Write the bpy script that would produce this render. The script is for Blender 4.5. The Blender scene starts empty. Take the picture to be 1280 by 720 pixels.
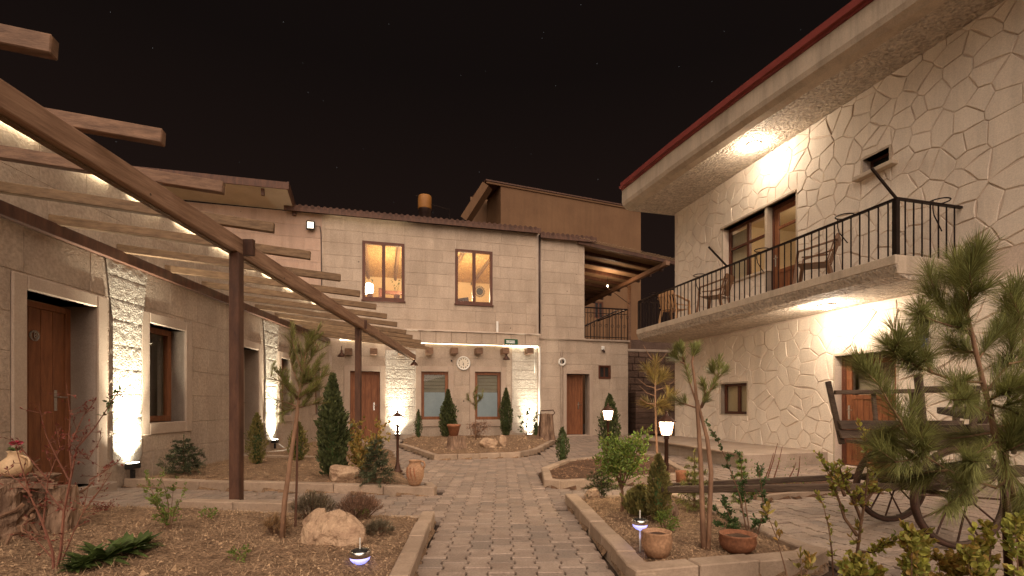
import bpy, math, random
from mathutils import Vector, Matrix, noise
random.seed(7)
R = math.radians
sc = bpy.context.scene
col = sc.collection

# ------------------------------------------------------------------ camera
H, FPX, PY0 = 1.05, 620.0, 506.0          # eye height, focal length and horizon in pixels of a 1280x720 frame
cd = bpy.data.cameras.new('camera'); cam = bpy.data.objects.new('camera', cd); col.objects.link(cam)
cam.location = (0, 0, H); cam.rotation_euler = (R(90), 0, 0)
cd.sensor_width = 36; cd.lens = FPX/1280*36; cd.shift_y = (PY0-360)/1280
cd.clip_start = 0.05; cd.clip_end = 400
sc.camera = cam

# ------------------------------------------------------------------ night sky
w = bpy.data.worlds.new('World'); sc.world = w; w.use_nodes = True
nt = w.node_tree; bg = nt.nodes['Background']
tc = nt.nodes.new('ShaderNodeTexCoord'); sep = nt.nodes.new('ShaderNodeSeparateXYZ')
rmp = nt.nodes.new('ShaderNodeValToRGB')
nt.links.new(tc.outputs['Generated'], sep.inputs[0]); nt.links.new(sep.outputs['Z'], rmp.inputs[0])
rmp.color_ramp.elements[0].position = 0.0; rmp.color_ramp.elements[0].color = (.0165, .0088, .0066, 1)
rmp.color_ramp.elements[1].position = 0.55; rmp.color_ramp.elements[1].color = (.0052, .0034, .0030, 1)
vs = nt.nodes.new('ShaderNodeTexVoronoi'); vs.inputs['Scale'].default_value = 60
nt.links.new(tc.outputs['Generated'], vs.inputs['Vector'])
st = nt.nodes.new('ShaderNodeMath'); st.operation = 'LESS_THAN'; st.inputs[1].default_value = .016
nt.links.new(vs.outputs['Distance'], st.inputs[0])
sm = nt.nodes.new('ShaderNodeMath'); sm.operation = 'MULTIPLY'; sm.inputs[1].default_value = .30
nt.links.new(st.outputs[0], sm.inputs[0])
ad = nt.nodes.new('ShaderNodeMix'); ad.data_type = 'RGBA'; ad.blend_type = 'ADD'; ad.inputs['Factor'].default_value = 1
nt.links.new(rmp.outputs[0], ad.inputs['A']); nt.links.new(sm.outputs[0], ad.inputs['B'])
nt.links.new(ad.outputs['Result'], bg.inputs['Color']); bg.inputs['Strength'].default_value = 1.0

sc.view_settings.view_transform = 'Standard'; sc.view_settings.look = 'None'
sc.view_settings.exposure = 0.26; sc.view_settings.gamma = 1
sc.cycles.use_denoising = True
sc.cycles.max_bounces = 6; sc.cycles.diffuse_bounces = 4; sc.cycles.transparent_max_bounces = 8
sc.cycles.caustics_reflective = False; sc.cycles.caustics_refractive = False
sc.cycles.sample_clamp_indirect = 4.0

# the town's glow: one weak, very soft warm sun from behind the camera
sd = bpy.data.lights.new('sun', 'SUN'); sun = bpy.data.objects.new('sun', sd); col.objects.link(sun)
sd.energy = 3.9; sd.angle = R(85); sd.color = (1.0, .80, .65)
sun.rotation_euler = Vector((.10, -1.0, .95)).to_track_quat('Z', 'Y').to_euler()

def point(name, loc, power, color=(1, .74, .47), radius=.05):
    d = bpy.data.lights.new(name, 'POINT'); o = bpy.data.objects.new(name, d); col.objects.link(o)
    d.energy = power; d.color = color; d.shadow_soft_size = radius; o.location = loc
    return o
def spot(name, loc, aim, power, size, blend=.8, color=(1, .92, .72), radius=.03):
    d = bpy.data.lights.new(name, 'SPOT'); o = bpy.data.objects.new(name, d); col.objects.link(o)
    d.energy = power; d.color = color; d.shadow_soft_size = radius; d.spot_size = R(size); d.spot_blend = blend
    o.location = loc; o.rotation_euler = (Vector(loc)-Vector(aim)).to_track_quat('Z', 'Y').to_euler()
    return o

# ------------------------------------------------------------------ materials
def mat(name, c1, c2=None, rough=.8, scale=4, stretch=(1, 1, 1), bump=.2, bscale=40, metal=0, island=0.0, dist=.02, emit=None, es=0, spec=.3, hue=None, speck=60, spamt=.10, streak=0, pits=0):
    m = bpy.data.materials.new(name); m.use_nodes = True
    n = m.node_tree.nodes; l = m.node_tree.links; b = n['Principled BSDF']
    c2 = c2 or tuple(x*.75 for x in c1)
    g = n.new('ShaderNodeNewGeometry'); mp = n.new('ShaderNodeMapping'); mp.inputs['Scale'].default_value = stretch
    l.new(g.outputs['Position'], mp.inputs['Vector'])
    nz = n.new('ShaderNodeTexNoise'); nz.inputs['Scale'].default_value = scale; nz.inputs['Detail'].default_value = 6; nz.inputs['Roughness'].default_value = .62
    l.new(mp.outputs[0], nz.inputs['Vector'])
    cr = n.new('ShaderNodeValToRGB'); cr.color_ramp.elements[0].position = .33; cr.color_ramp.elements[1].position = .68
    cr.color_ramp.elements[0].color = (*c2, 1); cr.color_ramp.elements[1].color = (*c1, 1)
    l.new(nz.outputs['Fac'], cr.inputs[0]); out = cr.outputs[0]
    if island:
        oi = n.new('ShaderNodeObjectInfo')
        a = n.new('ShaderNodeMath'); a.operation = 'ADD'; l.new(g.outputs['Random Per Island'], a.inputs[0]); l.new(oi.outputs['Random'], a.inputs[1])
        f = n.new('ShaderNodeMath'); f.operation = 'FRACT'; l.new(a.outputs[0], f.inputs[0])
        mr = n.new('ShaderNodeMapRange'); mr.inputs['To Min'].default_value = 1-island; mr.inputs['To Max'].default_value = 1+island
        l.new(f.outputs[0], mr.inputs[0])
        vm = n.new('ShaderNodeVectorMath'); vm.operation = 'SCALE'; l.new(out, vm.inputs[0]); l.new(mr.outputs[0], vm.inputs['Scale'])
        out = vm.outputs[0]
        if hue:
            mx = n.new('ShaderNodeMix'); mx.data_type = 'RGBA'; f2 = n.new('ShaderNodeMath'); f2.operation = 'MULTIPLY'; f2.inputs[1].default_value = 7.31
            l.new(a.outputs[0], f2.inputs[0]); f3 = n.new('ShaderNodeMath'); f3.operation = 'FRACT'; l.new(f2.outputs[0], f3.inputs[0])
            f4 = n.new('ShaderNodeMath'); f4.operation = 'POWER'; f4.inputs[1].default_value = 3; l.new(f3.outputs[0], f4.inputs[0])
            l.new(f4.outputs[0], mx.inputs['Factor']); l.new(out, mx.inputs['A']); mx.inputs['B'].default_value = (*hue, 1); out = mx.outputs['Result']
    sp = n.new('ShaderNodeTexNoise'); sp.inputs['Scale'].default_value = speck; sp.inputs['Detail'].default_value = 3
    l.new(mp.outputs[0], sp.inputs['Vector'])
    s1 = n.new('ShaderNodeMapRange'); s1.inputs['From Min'].default_value = .33; s1.inputs['From Max'].default_value = .67; s1.inputs['To Min'].default_value = 1-spamt; s1.inputs['To Max'].default_value = 1+spamt*.6
    l.new(sp.outputs['Fac'], s1.inputs[0]); s2 = n.new('ShaderNodeVectorMath'); s2.operation = 'SCALE'; l.new(out, s2.inputs[0]); l.new(s1.outputs[0], s2.inputs['Scale']); out = s2.outputs[0]
    if pits:
        vp = n.new('ShaderNodeTexVoronoi'); vp.inputs['Scale'].default_value = pits; l.new(g.outputs['Position'], vp.inputs['Vector'])
        vc = n.new('ShaderNodeSeparateColor'); l.new(vp.outputs['Color'], vc.inputs[0])
        th = n.new('ShaderNodeMath'); th.operation = 'MULTIPLY'; th.inputs[1].default_value = .11; l.new(vc.outputs[0], th.inputs[0])
        t2 = n.new('ShaderNodeMath'); t2.operation = 'SUBTRACT'; t2.inputs[1].default_value = .035; l.new(th.outputs[0], t2.inputs[0])
        lt = n.new('ShaderNodeMath'); lt.operation = 'LESS_THAN'; l.new(vp.outputs['Distance'], lt.inputs[0]); l.new(t2.outputs[0], lt.inputs[1])
        mr2 = n.new('ShaderNodeMapRange'); mr2.inputs['To Min'].default_value = 1; mr2.inputs['To Max'].default_value = .30; l.new(lt.outputs[0], mr2.inputs[0])
        vq = n.new('ShaderNodeVectorMath'); vq.operation = 'SCALE'; l.new(out, vq.inputs[0]); l.new(mr2.outputs[0], vq.inputs['Scale']); out = vq.outputs[0]
    if streak:
        m3 = n.new('ShaderNodeMapping'); m3.inputs['Scale'].default_value = (2.2, 2.2, .22); l.new(g.outputs['Position'], m3.inputs['Vector'])
        n3 = n.new('ShaderNodeTexNoise'); n3.inputs['Scale'].default_value = 1.6; n3.inputs['Detail'].default_value = 5; n3.inputs['Roughness'].default_value = .7; l.new(m3.outputs[0], n3.inputs['Vector'])
        r3 = n.new('ShaderNodeMapRange'); r3.inputs['From Min'].default_value = .36; r3.inputs['From Max'].default_value = .56; r3.inputs['To Min'].default_value = 1-streak; r3.inputs['To Max'].default_value = 1.03
        l.new(n3.outputs['Fac'], r3.inputs[0]); v3 = n.new('ShaderNodeVectorMath'); v3.operation = 'SCALE'; l.new(out, v3.inputs[0]); l.new(r3.outputs[0], v3.inputs['Scale']); out = v3.outputs[0]
    l.new(out, b.inputs['Base Color'])
    b.inputs['Roughness'].default_value = rough; b.inputs['Metallic'].default_value = metal
    b.inputs['Specular IOR Level'].default_value = spec
    if bump:
        n2 = n.new('ShaderNodeTexNoise'); n2.inputs['Scale'].default_value = bscale; n2.inputs['Detail'].default_value = 5
        l.new(mp.outputs[0], n2.inputs['Vector'])
        bp = n.new('ShaderNodeBump'); bp.inputs['Strength'].default_value = bump; bp.inputs['Distance'].default_value = dist
        l.new(n2.outputs['Fac'], bp.inputs['Height']); l.new(bp.outputs[0], b.inputs['Normal'])
    if emit:
        b.inputs['Emission Color'].default_value = (*emit, 1); b.inputs['Emission Strength'].default_value = es
    return m
def leafmat(name, c1, c2, trans=.36, rough=.5, hue=None):
    m = mat(name, c1, c2, rough=rough, scale=9, bump=0, island=.45, hue=hue)
    n = m.node_tree.nodes; l = m.node_tree.links; b = n['Principled BSDF']
    t = n.new('ShaderNodeBsdfTranslucent'); mx = n.new('ShaderNodeMixShader'); mx.inputs[0].default_value = trans
    src = b.inputs['Base Color'].links[0].from_socket; l.new(src, t.inputs['Color'])
    o = n['Material Output']; l.new(b.outputs[0], mx.inputs[1]); l.new(t.outputs[0], mx.inputs[2]); l.new(mx.outputs[0], o.inputs['Surface'])
    return m
M = {}
M['limestone'] = mat('limestone', (.47, .37, .285), (.395, .305, .23), pits=2.6, streak=.09, scale=1.6, bump=.55, bscale=55, island=.07, dist=.014, speck=38, spamt=.15)
M['wing_stone'] = mat('wing_stone', (.47, .37, .285), (.38, .285, .215), pits=3.2, streak=.12, scale=1.1, bump=.6, bscale=45, island=.05, dist=.015, speck=30, spamt=.18)
M['mortar'] = mat('mortar', (.54, .44, .36), (.46, .36, .28), scale=5, bump=.3)
M['pinkstone'] = mat('pinkstone', (.47, .335, .26), (.40, .275, .21), pits=2.6, streak=.12, scale=1.7, bump=.35, bscale=55, island=.07, dist=.01)
M['rough_stone'] = mat('rough_stone', (.58, .52, .44), (.48, .42, .345), scale=3, bump=.45, bscale=45, dist=.04, speck=40, spamt=.2)
M['surround'] = mat('surround', (.46, .36, .28), (.40, .30, .23), scale=2.5, bump=.25, bscale=70, dist=.008)
M['plaster'] = mat('plaster', (.82, .715, .595), (.76, .645, .525), streak=.10, scale=1.1, bump=.35, bscale=30, island=.04, dist=.012)
M['plaster_groove'] = mat('plaster_groove', (.74, .61, .50), (.66, .53, .43), scale=3, bump=.3, bscale=30)
M['stucco'] = mat('stucco', (.70, .60, .49), (.50, .41, .32), scale=6, bump=1.0, bscale=22, dist=.10, speck=22, spamt=.3)
M['smooth_render'] = mat('smooth_render', (.58, .48, .37), (.46, .37, .28), streak=.2, scale=1.5, bump=.2, bscale=12, dist=.02)
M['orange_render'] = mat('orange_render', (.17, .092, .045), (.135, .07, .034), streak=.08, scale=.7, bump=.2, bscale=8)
M['timber_beam'] = mat('timber_beam', pits=5, c1=(.40, .25, .165), c2=(.22, .125, .078), scale=7, stretch=(5, .35, 5), bump=.5, bscale=12, dist=.006, rough=.75, streak=0)
M['timber'] = mat('timber', pits=5, c1=(.24, .135, .08), c2=(.11, .058, .034), scale=7, stretch=(.4, 4, 5), bump=.35, bscale=30, island=.18, dist=.006, rough=.65)
M['timber_pale'] = mat('timber_pale', pits=5, c1=(.21, .13, .07), c2=(.10, .058, .03), scale=7, stretch=(.4, 4, 5), bump=.3, bscale=30, island=.15, dist=.006, rough=.7)
M['timber_dark'] = mat('timber_dark', (.12, .055, .032), (.055, .025, .016), scale=6, stretch=(2, 2, .5), bump=.3, bscale=40, dist=.005, rough=.6)
M['door_wood'] = mat('door_wood', (.27, .105, .045), (.16, .058, .026), scale=6, stretch=(4, 4, .6), bump=.25, bscale=30, island=.08, dist=.004, rough=.5)
M['frame_wood'] = mat('frame_wood', (.12, .04, .02), (.075, .026, .014), scale=6, stretch=(2, 2, .6), bump=.1, rough=.45)
M['red_metal'] = mat('red_metal', (.26, .06, .05), (.20, .045, .038), scale=3, bump=.05, rough=.45)
M['iron'] = mat('iron', (.035, .022, .018), (.02, .013, .011), bump=.1, rough=.5, metal=.6)
M['lamp_bronze'] = mat('lamp_bronze', (.10, .045, .028), (.06, .03, .02), bump=.1, rough=.45, metal=.5)
M['rusty_iron'] = mat('rusty_iron', (.075, .034, .02), (.035, .018, .012), scale=14, bump=.5, bscale=60, dist=.005, rough=.8)
M['roof_tile'] = mat('roof_tile', (.10, .05, .035), (.06, .032, .022), scale=8, bump=.4, island=.2)
M['white_soffit'] = mat('white_soffit', (.42, .35, .27), (.36, .30, .225), scale=2, bump=.05)
M['chimney_rust'] = mat('chimney_rust', (.30, .13, .03), (.22, .09, .02), bump=.2, rough=.6)
M['chimney_dark'] = mat('chimney_dark', (.09, .06, .05), (.05, .03, .025), bump=.2, rough=.4, metal=.7)
M['paver'] = mat('paver', (.36, .275, .215), (.26, .19, .145), speck=70, spamt=.2, scale=6, bump=.6, bscale=120, island=.13, dist=.006, rough=.72, hue=(.23, .18, .145))
M['joint_sand'] = mat('joint_sand', (.10, .065, .045), (.06, .04, .028), scale=20, bump=.8, bscale=120)
M['kerb'] = mat('kerb', (.42, .31, .225), (.30, .215, .15), scale=5, bump=.5, bscale=90, island=.12, dist=.01)
M['soil'] = mat('soil', (.37, .235, .14), (.17, .10, .056), speck=50, spamt=.35, scale=9, bump=1.0, bscale=45, dist=.05, rough=.95)
M['soil_dark'] = mat('soil_dark', (.17, .09, .05), (.08, .042, .024), scale=9, bump=1.0, bscale=45, dist=.05, rough=.95)
M['clod'] = mat('clod', (.44, .30, .18), (.24, .15, .085), scale=30, bump=.5, island=.35, rough=.95)
M['clod_dark'] = mat('clod_dark', (.25, .145, .085), (.14, .078, .045), scale=30, bump=.5, island=.3, rough=.95)
M['concrete'] = mat('concrete', (.42, .33, .26), (.30, .23, .175), scale=3, bump=.4, bscale=40, dist=.02)
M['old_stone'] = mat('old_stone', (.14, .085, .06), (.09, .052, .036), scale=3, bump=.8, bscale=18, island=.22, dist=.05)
M['rock'] = mat('rock', (.52, .36, .23), (.30, .19, .12), scale=7, bump=1.0, bscale=16, dist=.05)
M['terracotta'] = mat('terracotta', (.36, .15, .075), (.22, .09, .045), spamt=.25, streak=.2, scale=9, bump=.25, bscale=50, dist=.006, rough=.75)
M['clay_pale'] = mat('clay_pale', (.46, .27, .155), (.28, .15, .08), spamt=.25, streak=.2, scale=7, bump=.25, bscale=50, dist=.006, rough=.75)
M['clay_cream'] = mat('clay_cream', (.60, .42, .25), (.46, .30, .17), scale=7, bump=.2, rough=.6)
M['bark'] = mat('bark', (.26, .15, .09), (.13, .07, .042), scale=16, stretch=(1, 1, .3), bump=1.0, bscale=60, dist=.012, rough=.95)
M['bark_pale'] = mat('bark_pale', (.33, .19, .115), (.18, .10, .06), scale=18, stretch=(1, 1, .3), bump=.9, bscale=60, dist=.01, rough=.95)
M['stump_wood'] = mat('stump_wood', (.34, .22, .145), (.12, .07, .045), scale=12, stretch=(1, 1, .25), bump=1.2, bscale=26, dist=.04, rough=.95)
M['stake_wood'] = mat('stake_wood', (.13, .06, .035), (.08, .036, .022), scale=9, stretch=(2, 2, .3), bump=.3)
M['cart_wood'] = mat('cart_wood', (.10, .065, .042), (.045, .028, .019), scale=9, stretch=(.4, 3, 3), bump=.7, bscale=40, dist=.01, island=.2, rough=.85)
M['white_metal'] = mat('white_metal', (.75, .72, .66), (.66, .62, .55), bump=.05, rough=.4)
M['chrome'] = mat('chrome', (.7, .68, .64), (.6, .58, .54), bump=0, rough=.25, metal=1)
M['black'] = mat('black', (.02, .018, .016), (.014, .012, .011), bump=.1, rough=.5)
M['dial'] = mat('dial', (.74, .66, .54), (.68, .60, .48), bump=.03)
M['sign_green'] = mat('sign_green', (.012, .09, .035), (.01, .07, .03), bump=0, rough=.4)
M['sign_white'] = mat('sign_white', (.8, .8, .76), (.78, .78, .74), bump=0)
M['sign_blue'] = mat('sign_blue', (.06, .12, .42), (.05, .1, .36), bump=0)
M['cream_wall'] = mat('cream_wall', (.74, .60, .40), (.70, .56, .37), scale=1, bump=.1)
M['reed'] = mat('reed', (.62, .43, .20), (.22, .12, .05), scale=9, stretch=(5, .5, 1), bump=.5, bscale=18, dist=.02, spamt=.3, speck=12)
M['reed_mat'] = mat('reed_mat', (.42, .28, .17), (.25, .16, .09), scale=12, stretch=(1, 8, 8), bump=.8, bscale=20, dist=.02)
M['curtain'] = mat('curtain', (.62, .52, .38), (.50, .42, .30), scale=14, stretch=(6, 6, .1), bump=.2)
M['thin_curtain'] = leafmat('thin_curtain', (.62, .50, .34), (.52, .42, .28), .55)
M['blind'] = mat('blind', (.24, .22, .18), (.20, .18, .15), bump=.05, emit=(.55, .47, .34), es=.03)  # faint glow put into the slats' colour; no lamp behind them
M['frosted'] = mat('frosted', (.20, .23, .235), (.17, .195, .20), bump=.05, rough=.35, emit=(.36, .42, .43), es=.14)  # film glows by its own emission in place of light from inside
M['chair_brown'] = mat('chair_brown', (.20, .10, .05), (.17, .085, .042), bump=.05, rough=.4)
M['chair_tan'] = mat('chair_tan', (.52, .30, .15), (.46, .26, .13), bump=.05, rough=.4)
M['lavender'] = leafmat('lavender', (0.298, 0.242, 0.158), (0.158, 0.131, 0.084))
M['thyme'] = leafmat('thyme', (0.403,0.240,0.155), (0.232,0.139,0.093))
M['needle'] = leafmat('needle', (.42, .44, .16), (.20, .22, .08), hue=(.17, .14, .04))
M['needle_yellow'] = leafmat('needle_yellow', (0.403,0.310,0.109), (0.248,0.194,0.062), hue=(.30, .19, .07))
M['needle_olive'] = leafmat('needle_olive', (0.336,0.348,0.113), (0.202,0.213,0.067), hue=(.22, .17, .06))
M['thuja'] = leafmat('thuja', (0.139, 0.158, 0.060), (0.065, 0.078, 0.034))
M['thuja_light'] = leafmat('thuja_light', (0.264,0.240,0.078), (0.139,0.132,0.046), hue=(.26, .19, .07))
M['spruce'] = leafmat('spruce', (0.155,0.171,0.093), (0.078,0.093,0.050))
M['leaf_green'] = leafmat('leaf_green', (0.225,0.326,0.067), (0.113,0.168,0.036), hue=(.20, .19, .04))
M['leaf_dark'] = leafmat('leaf_dark', (0.102, 0.158, 0.052), (0.055, 0.094, 0.030))
M['leaf_gold'] = leafmat('leaf_gold', (.42, .32, .08), (.20, .18, .05), hue=(.5, .28, .08))
M['leaf_yellowgreen'] = leafmat('leaf_yellowgreen', (0.450, 0.431, 0.090), (0.216, 0.252, 0.054), hue=(.46, .28, .08))
M['leaf_red'] = leafmat('leaf_red', (0.264,0.062,0.046), (0.139,0.039,0.028))
M['red_twig'] = mat('red_twig', (.24, .10, .06), (.14, .05, .035), bump=.2)
M['hosta'] = leafmat('hosta', (.12, .17, .045), (.055, .08, .024))
M['petal'] = leafmat('petal', (.55, .08, .12), (.4, .05, .08))
M['dry_grass'] = leafmat('dry_grass', (0.442, 0.286, 0.143), (0.260, 0.156, 0.078))
def glow(name, c, s):
    m = bpy.data.materials.new(name); m.use_nodes = True; b = m.node_tree.nodes['Principled BSDF']
    b.inputs['Base Color'].default_value = (.8, .75, .65, 1); b.inputs['Emission Color'].default_value = (*c, 1); b.inputs['Emission Strength'].default_value = s
    return m
M['bulb'] = glow('bulb', (1, .74, .42), 42)
M['led'] = glow('led', (1, .90, .64), 26)
M['led_soft'] = glow('led_soft', (1, .84, .55), 7)
M['bowl'] = glow('bowl', (1, .86, .66), 34)
M['uplight_lens'] = glow('uplight_lens', (1, .93, .75), 24)
M['solar_glow'] = glow('solar_glow', (.22, .27, 1.0), 1.25)
M['flood_lens'] = glow('flood_lens', (1, .85, .65), 2.0)
M['room_lamp'] = glow('room_lamp', (1, .80, .50), 16)
def glassmat():
    m = bpy.data.materials.new('glass'); m.use_nodes = True; n = m.node_tree.nodes; l = m.node_tree.links
    n.remove(n['Principled BSDF']); t = n.new('ShaderNodeBsdfTransparent'); g = n.new('ShaderNodeBsdfGlossy'); g.inputs['Roughness'].default_value = .02
    t.inputs['Color'].default_value = (.93, .93, .90, 1)
    fr = n.new('ShaderNodeFresnel'); fr.inputs['IOR'].default_value = 1.45; mx = n.new('ShaderNodeMixShader')
    ge = n.new('ShaderNodeNewGeometry'); iv = n.new('ShaderNodeMath'); iv.operation = 'SUBTRACT'; iv.inputs[0].default_value = 1; l.new(ge.outputs['Backfacing'], iv.inputs[1])
    fm = n.new('ShaderNodeMath'); fm.operation = 'MULTIPLY'; l.new(fr.outputs[0], fm.inputs[0]); l.new(iv.outputs[0], fm.inputs[1])
    l.new(fm.outputs[0], mx.inputs[0]); l.new(t.outputs[0], mx.inputs[1]); l.new(g.outputs[0], mx.inputs[2]); l.new(mx.outputs[0], n['Material Output'].inputs['Surface'])
    return m
M['glass'] = glassmat()
def lantern_glass():
    m = bpy.data.materials.new('lantern_glass'); m.use_nodes = True; n = m.node_tree.nodes; l = m.node_tree.links; n.remove(n['Principled BSDF'])
    t = n.new('ShaderNodeBsdfTransparent'); e = n.new('ShaderNodeEmission'); e.inputs['Color'].default_value = (1, .80, .52, 1); e.inputs['Strength'].default_value = 28
    mx = n.new('ShaderNodeMixShader'); mx.inputs[0].default_value = .5; l.new(t.outputs[0], mx.inputs[1]); l.new(e.outputs[0], mx.inputs[2]); l.new(mx.outputs[0], n['Material Output'].inputs['Surface'])
    return m
M['lantern_glass'] = lantern_glass()
def to_mesh(o):
    bpy.context.view_layer.update(); me = bpy.data.meshes.new_from_object(o); n = bpy.data.objects.new(o.name, me); col.objects.link(n); n.parent = o.parent; n.location = o.location; n.rotation_euler = o.rotation_euler
    nm = o.name; bpy.data.objects.remove(o); n.name = nm; return n

# ------------------------------------------------------------------ geometry helpers
ORG = {}
class MB:
    def __init__(s): s.v = []; s.f = []
    def add(s, vs, fs):
        k = len(s.v); s.v += [tuple(p) for p in vs]; s.f += [tuple(i+k for i in f) for f in fs]; return s
    def hexa(s, c):            # 8 corners: bottom ring 0-3, top ring 4-7
        return s.add(c, [(3, 2, 1, 0), (4, 5, 6, 7), (0, 1, 5, 4), (1, 2, 6, 5), (2, 3, 7, 6), (3, 0, 4, 7)])
    def box(s, x0, x1, y0, y1, z0, z1):
        return s.hexa([(x0, y0, z0), (x1, y0, z0), (x1, y1, z0), (x0, y1, z0), (x0, y0, z1), (x1, y0, z1), (x1, y1, z1), (x0, y1, z1)])
    def fbox(s, F, u0, u1, z0, z1, n0, n1):
        P = F.P; return s.hexa([P(u0, z0, n0), P(u0, z0, n1), P(u1, z0, n1), P(u1, z0, n0), P(u0, z1, n0), P(u0, z1, n1), P(u1, z1, n1), P(u1, z1, n0)])
    def beam(s, a, b, wd, ht, up=(0, 0, 1)):
        a = Vector(a); b = Vector(b); d = (b-a).normalized(); sd_ = d.cross(Vector(up)).normalized(); u = sd_.cross(d)
        c = []
        for z in (-ht/2, ht/2):
            for p, q in ((a, -1), (a, 1), (b, 1), (b, -1)): c.append(p+sd_*q*wd/2+u*z)
        return s.hexa(c)
    def tube(s, pts, rad, seg=6, cap=True):
        pts = [Vector(p) for p in pts]; n = len(pts)
        rad = rad if isinstance(rad, (list, tuple)) else [rad]*n
        k = len(s.v); ref = Vector((.31, .95, .1)) 
        for i, p in enumerate(pts):
            d = (pts[min(i+1, n-1)]-pts[max(i-1, 0)]).normalized()
            a = d.cross(ref)
            if a.length < .05: a = d.cross(Vector((1, 0, 0)))
            a.normalize(); b = d.cross(a)
            for j in range(seg):
                t = 2*math.pi*j/seg; s.v.append(tuple(p+(a*math.cos(t)+b*math.sin(t))*rad[i]))
        for i in range(n-1):
            for j in range(seg):
                q = (j+1) % seg; s.f.append((k+i*seg+j, k+i*seg+q, k+(i+1)*seg+q, k+(i+1)*seg+j))
        if cap: s.f.append(tuple(k+j for j in reversed(range(seg)))); s.f.append(tuple(k+(n-1)*seg+j for j in range(seg)))
        return s
    def lathe(s, c, prof, seg=20, jit=0):
        k = len(s.v); n = len(prof)
        for r, z in prof:
            for j in range(seg):
                t = 2*math.pi*j/seg; rr = r*(1+jit*noise.noise(Vector((math.cos(t)*2, math.sin(t)*2, z*6))))
                s.v.append((c[0]+rr*math.cos(t), c[1]+rr*math.sin(t), c[2]+z))
        for i in range(n-1):
            for j in range(seg):
                q = (j+1) % seg; s.f.append((k+i*seg+j, k+i*seg+q, k+(i+1)*seg+q, k+(i+1)*seg+j))
        s.f.append(tuple(k+j for j in reversed(range(seg)))); s.f.append(tuple(k+(n-1)*seg+j for j in range(seg)))
        return s
    def disc(s, c, nrm, r, th, seg=24):
        c = Vector(c); nrm = Vector(nrm).normalized()
        return s.tube([c, c+nrm*th], r, seg)
    def ring(s, c, nrm, r, tr, seg=32, ts=6, half=1.0):
        c = Vector(c); nrm = Vector(nrm).normalized(); a = nrm.orthogonal().normalized(); b = nrm.cross(a); k = len(s.v)
        for i in range(seg):
            t = 2*math.pi*i/seg; rd = a*math.cos(t)+b*math.sin(t)
            for j in range(ts):
                q = 2*math.pi*j/ts; s.v.append(tuple(c+rd*(r+tr*math.cos(q))+nrm*tr*half*math.sin(q)))
        for i in range(seg):
            for j in range(ts):
                i2 = (i+1) % seg; j2 = (j+1) % ts; s.f.append((k+i*ts+j, k+i2*ts+j, k+i2*ts+j2, k+i*ts+j2))
        return s
    def prism(s, poly, z0, z1, inset=0, tz=0):
        n = len(poly); cx = sum(p[0] for p in poly)/n; cy = sum(p[1] for p in poly)/n
        vs = [(x, y, z0) for x, y in poly]+[(x, y, z1-inset) for x, y in poly]
        vs += [(cx+(x-cx)*(1-inset*8), cy+(y-cy)*(1-inset*8), z1) for x, y in poly] if inset else []
        fs = [(i, (i+1) % n, n+(i+1) % n, n+i) for i in range(n)]
        if inset: fs += [(n+i, n+(i+1) % n, 2*n+(i+1) % n, 2*n+i) for i in range(n)]; fs.append(tuple(range(2*n, 3*n)))
        else: fs.append(tuple(range(n, 2*n)))
        return s.add(vs, fs)
    def rock(s, c, sx, sy, sz, seed=0, sub=3, amp=.28, rot=0):
        import bmesh
        b = bmesh.new(); bmesh.ops.create_icosphere(b, subdivisions=sub, radius=1)
        vs = []
        for v in b.verts:
            p = v.co.normalized(); q = p+Vector((seed*3.1, seed*1.7, 0))
            r = 1+amp*noise.noise(q*1.3)+amp*.45*noise.noise(q*3.1)
            p = p*r
            # flatten a few facets
            for kf in range(6):
                rr = random.Random(seed*31+kf); d = Vector((rr.uniform(-1, 1), rr.uniform(-1, 1), rr.uniform(-.3, 1))).normalized(); lim = .72+.12*rr.random()
                e = p.dot(d)-lim
                if e > 0: p = p-d*e*.85
            x = p.x*sx; y = p.y*sy
            vs.append((c[0]+x*math.cos(rot)-y*math.sin(rot), c[1]+x*math.sin(rot)+y*math.cos(rot), c[2]+p.z*sz))
        fs = [tuple(v.index for v in f.verts) for f in b.faces]; b.free()
        return s.add(vs, fs)
    def mesh(s, name, m, origin=(0, 0, 0), smooth=False):
        me = bpy.data.meshes.new(name); o = Vector(origin)
        me.from_pydata([tuple(Vector(p)-o) for p in s.v], [], s.f)
        if m: me.materials.append(m)
        me.update(calc_edges=True)
        if smooth: me.polygons.foreach_set('use_smooth', [True]*len(me.polygons))
        return me
    def build(s, name, m, parent=None, smooth=False, bevel=0, at=None, recalc=True):
        org = Vector(ORG.get(parent.name, (0, 0, 0))) if parent else Vector(at or (0, 0, 0))
        me = s.mesh(name, m, org, smooth)
        if recalc and len(s.f) < 60000:
            import bmesh
            b = bmesh.new(); b.from_mesh(me); bmesh.ops.recalc_face_normals(b, faces=b.faces); b.to_mesh(me); b.free()
            if smooth: me.polygons.foreach_set('use_smooth', [True]*len(me.polygons))
        o = bpy.data.objects.new(name, me); col.objects.link(o)
        if parent: o.parent = parent; ORG[o.name] = tuple(org)
        else: o.location = org; ORG[o.name] = tuple(org)
        if bevel:
            b = o.modifiers.new('bevel', 'BEVEL'); b.width = bevel; b.segments = 1; b.limit_method = 'ANGLE'
        if smooth == 'auto': pass
        return o
def tag(o, label=None, cat=None, group=None, kind=None):
    if label: o['label'] = label
    if cat: o['category'] = cat
    if group: o['group'] = group
    if kind: o['kind'] = kind
    return o
def thing(name, label, cat, loc, group=None, kind=None):
    o = bpy.data.objects.new(name, None); col.objects.link(o); o.location = loc; o.empty_display_size = .1
    ORG[o.name] = tuple(loc); return tag(o, label, cat, group, kind)
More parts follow.
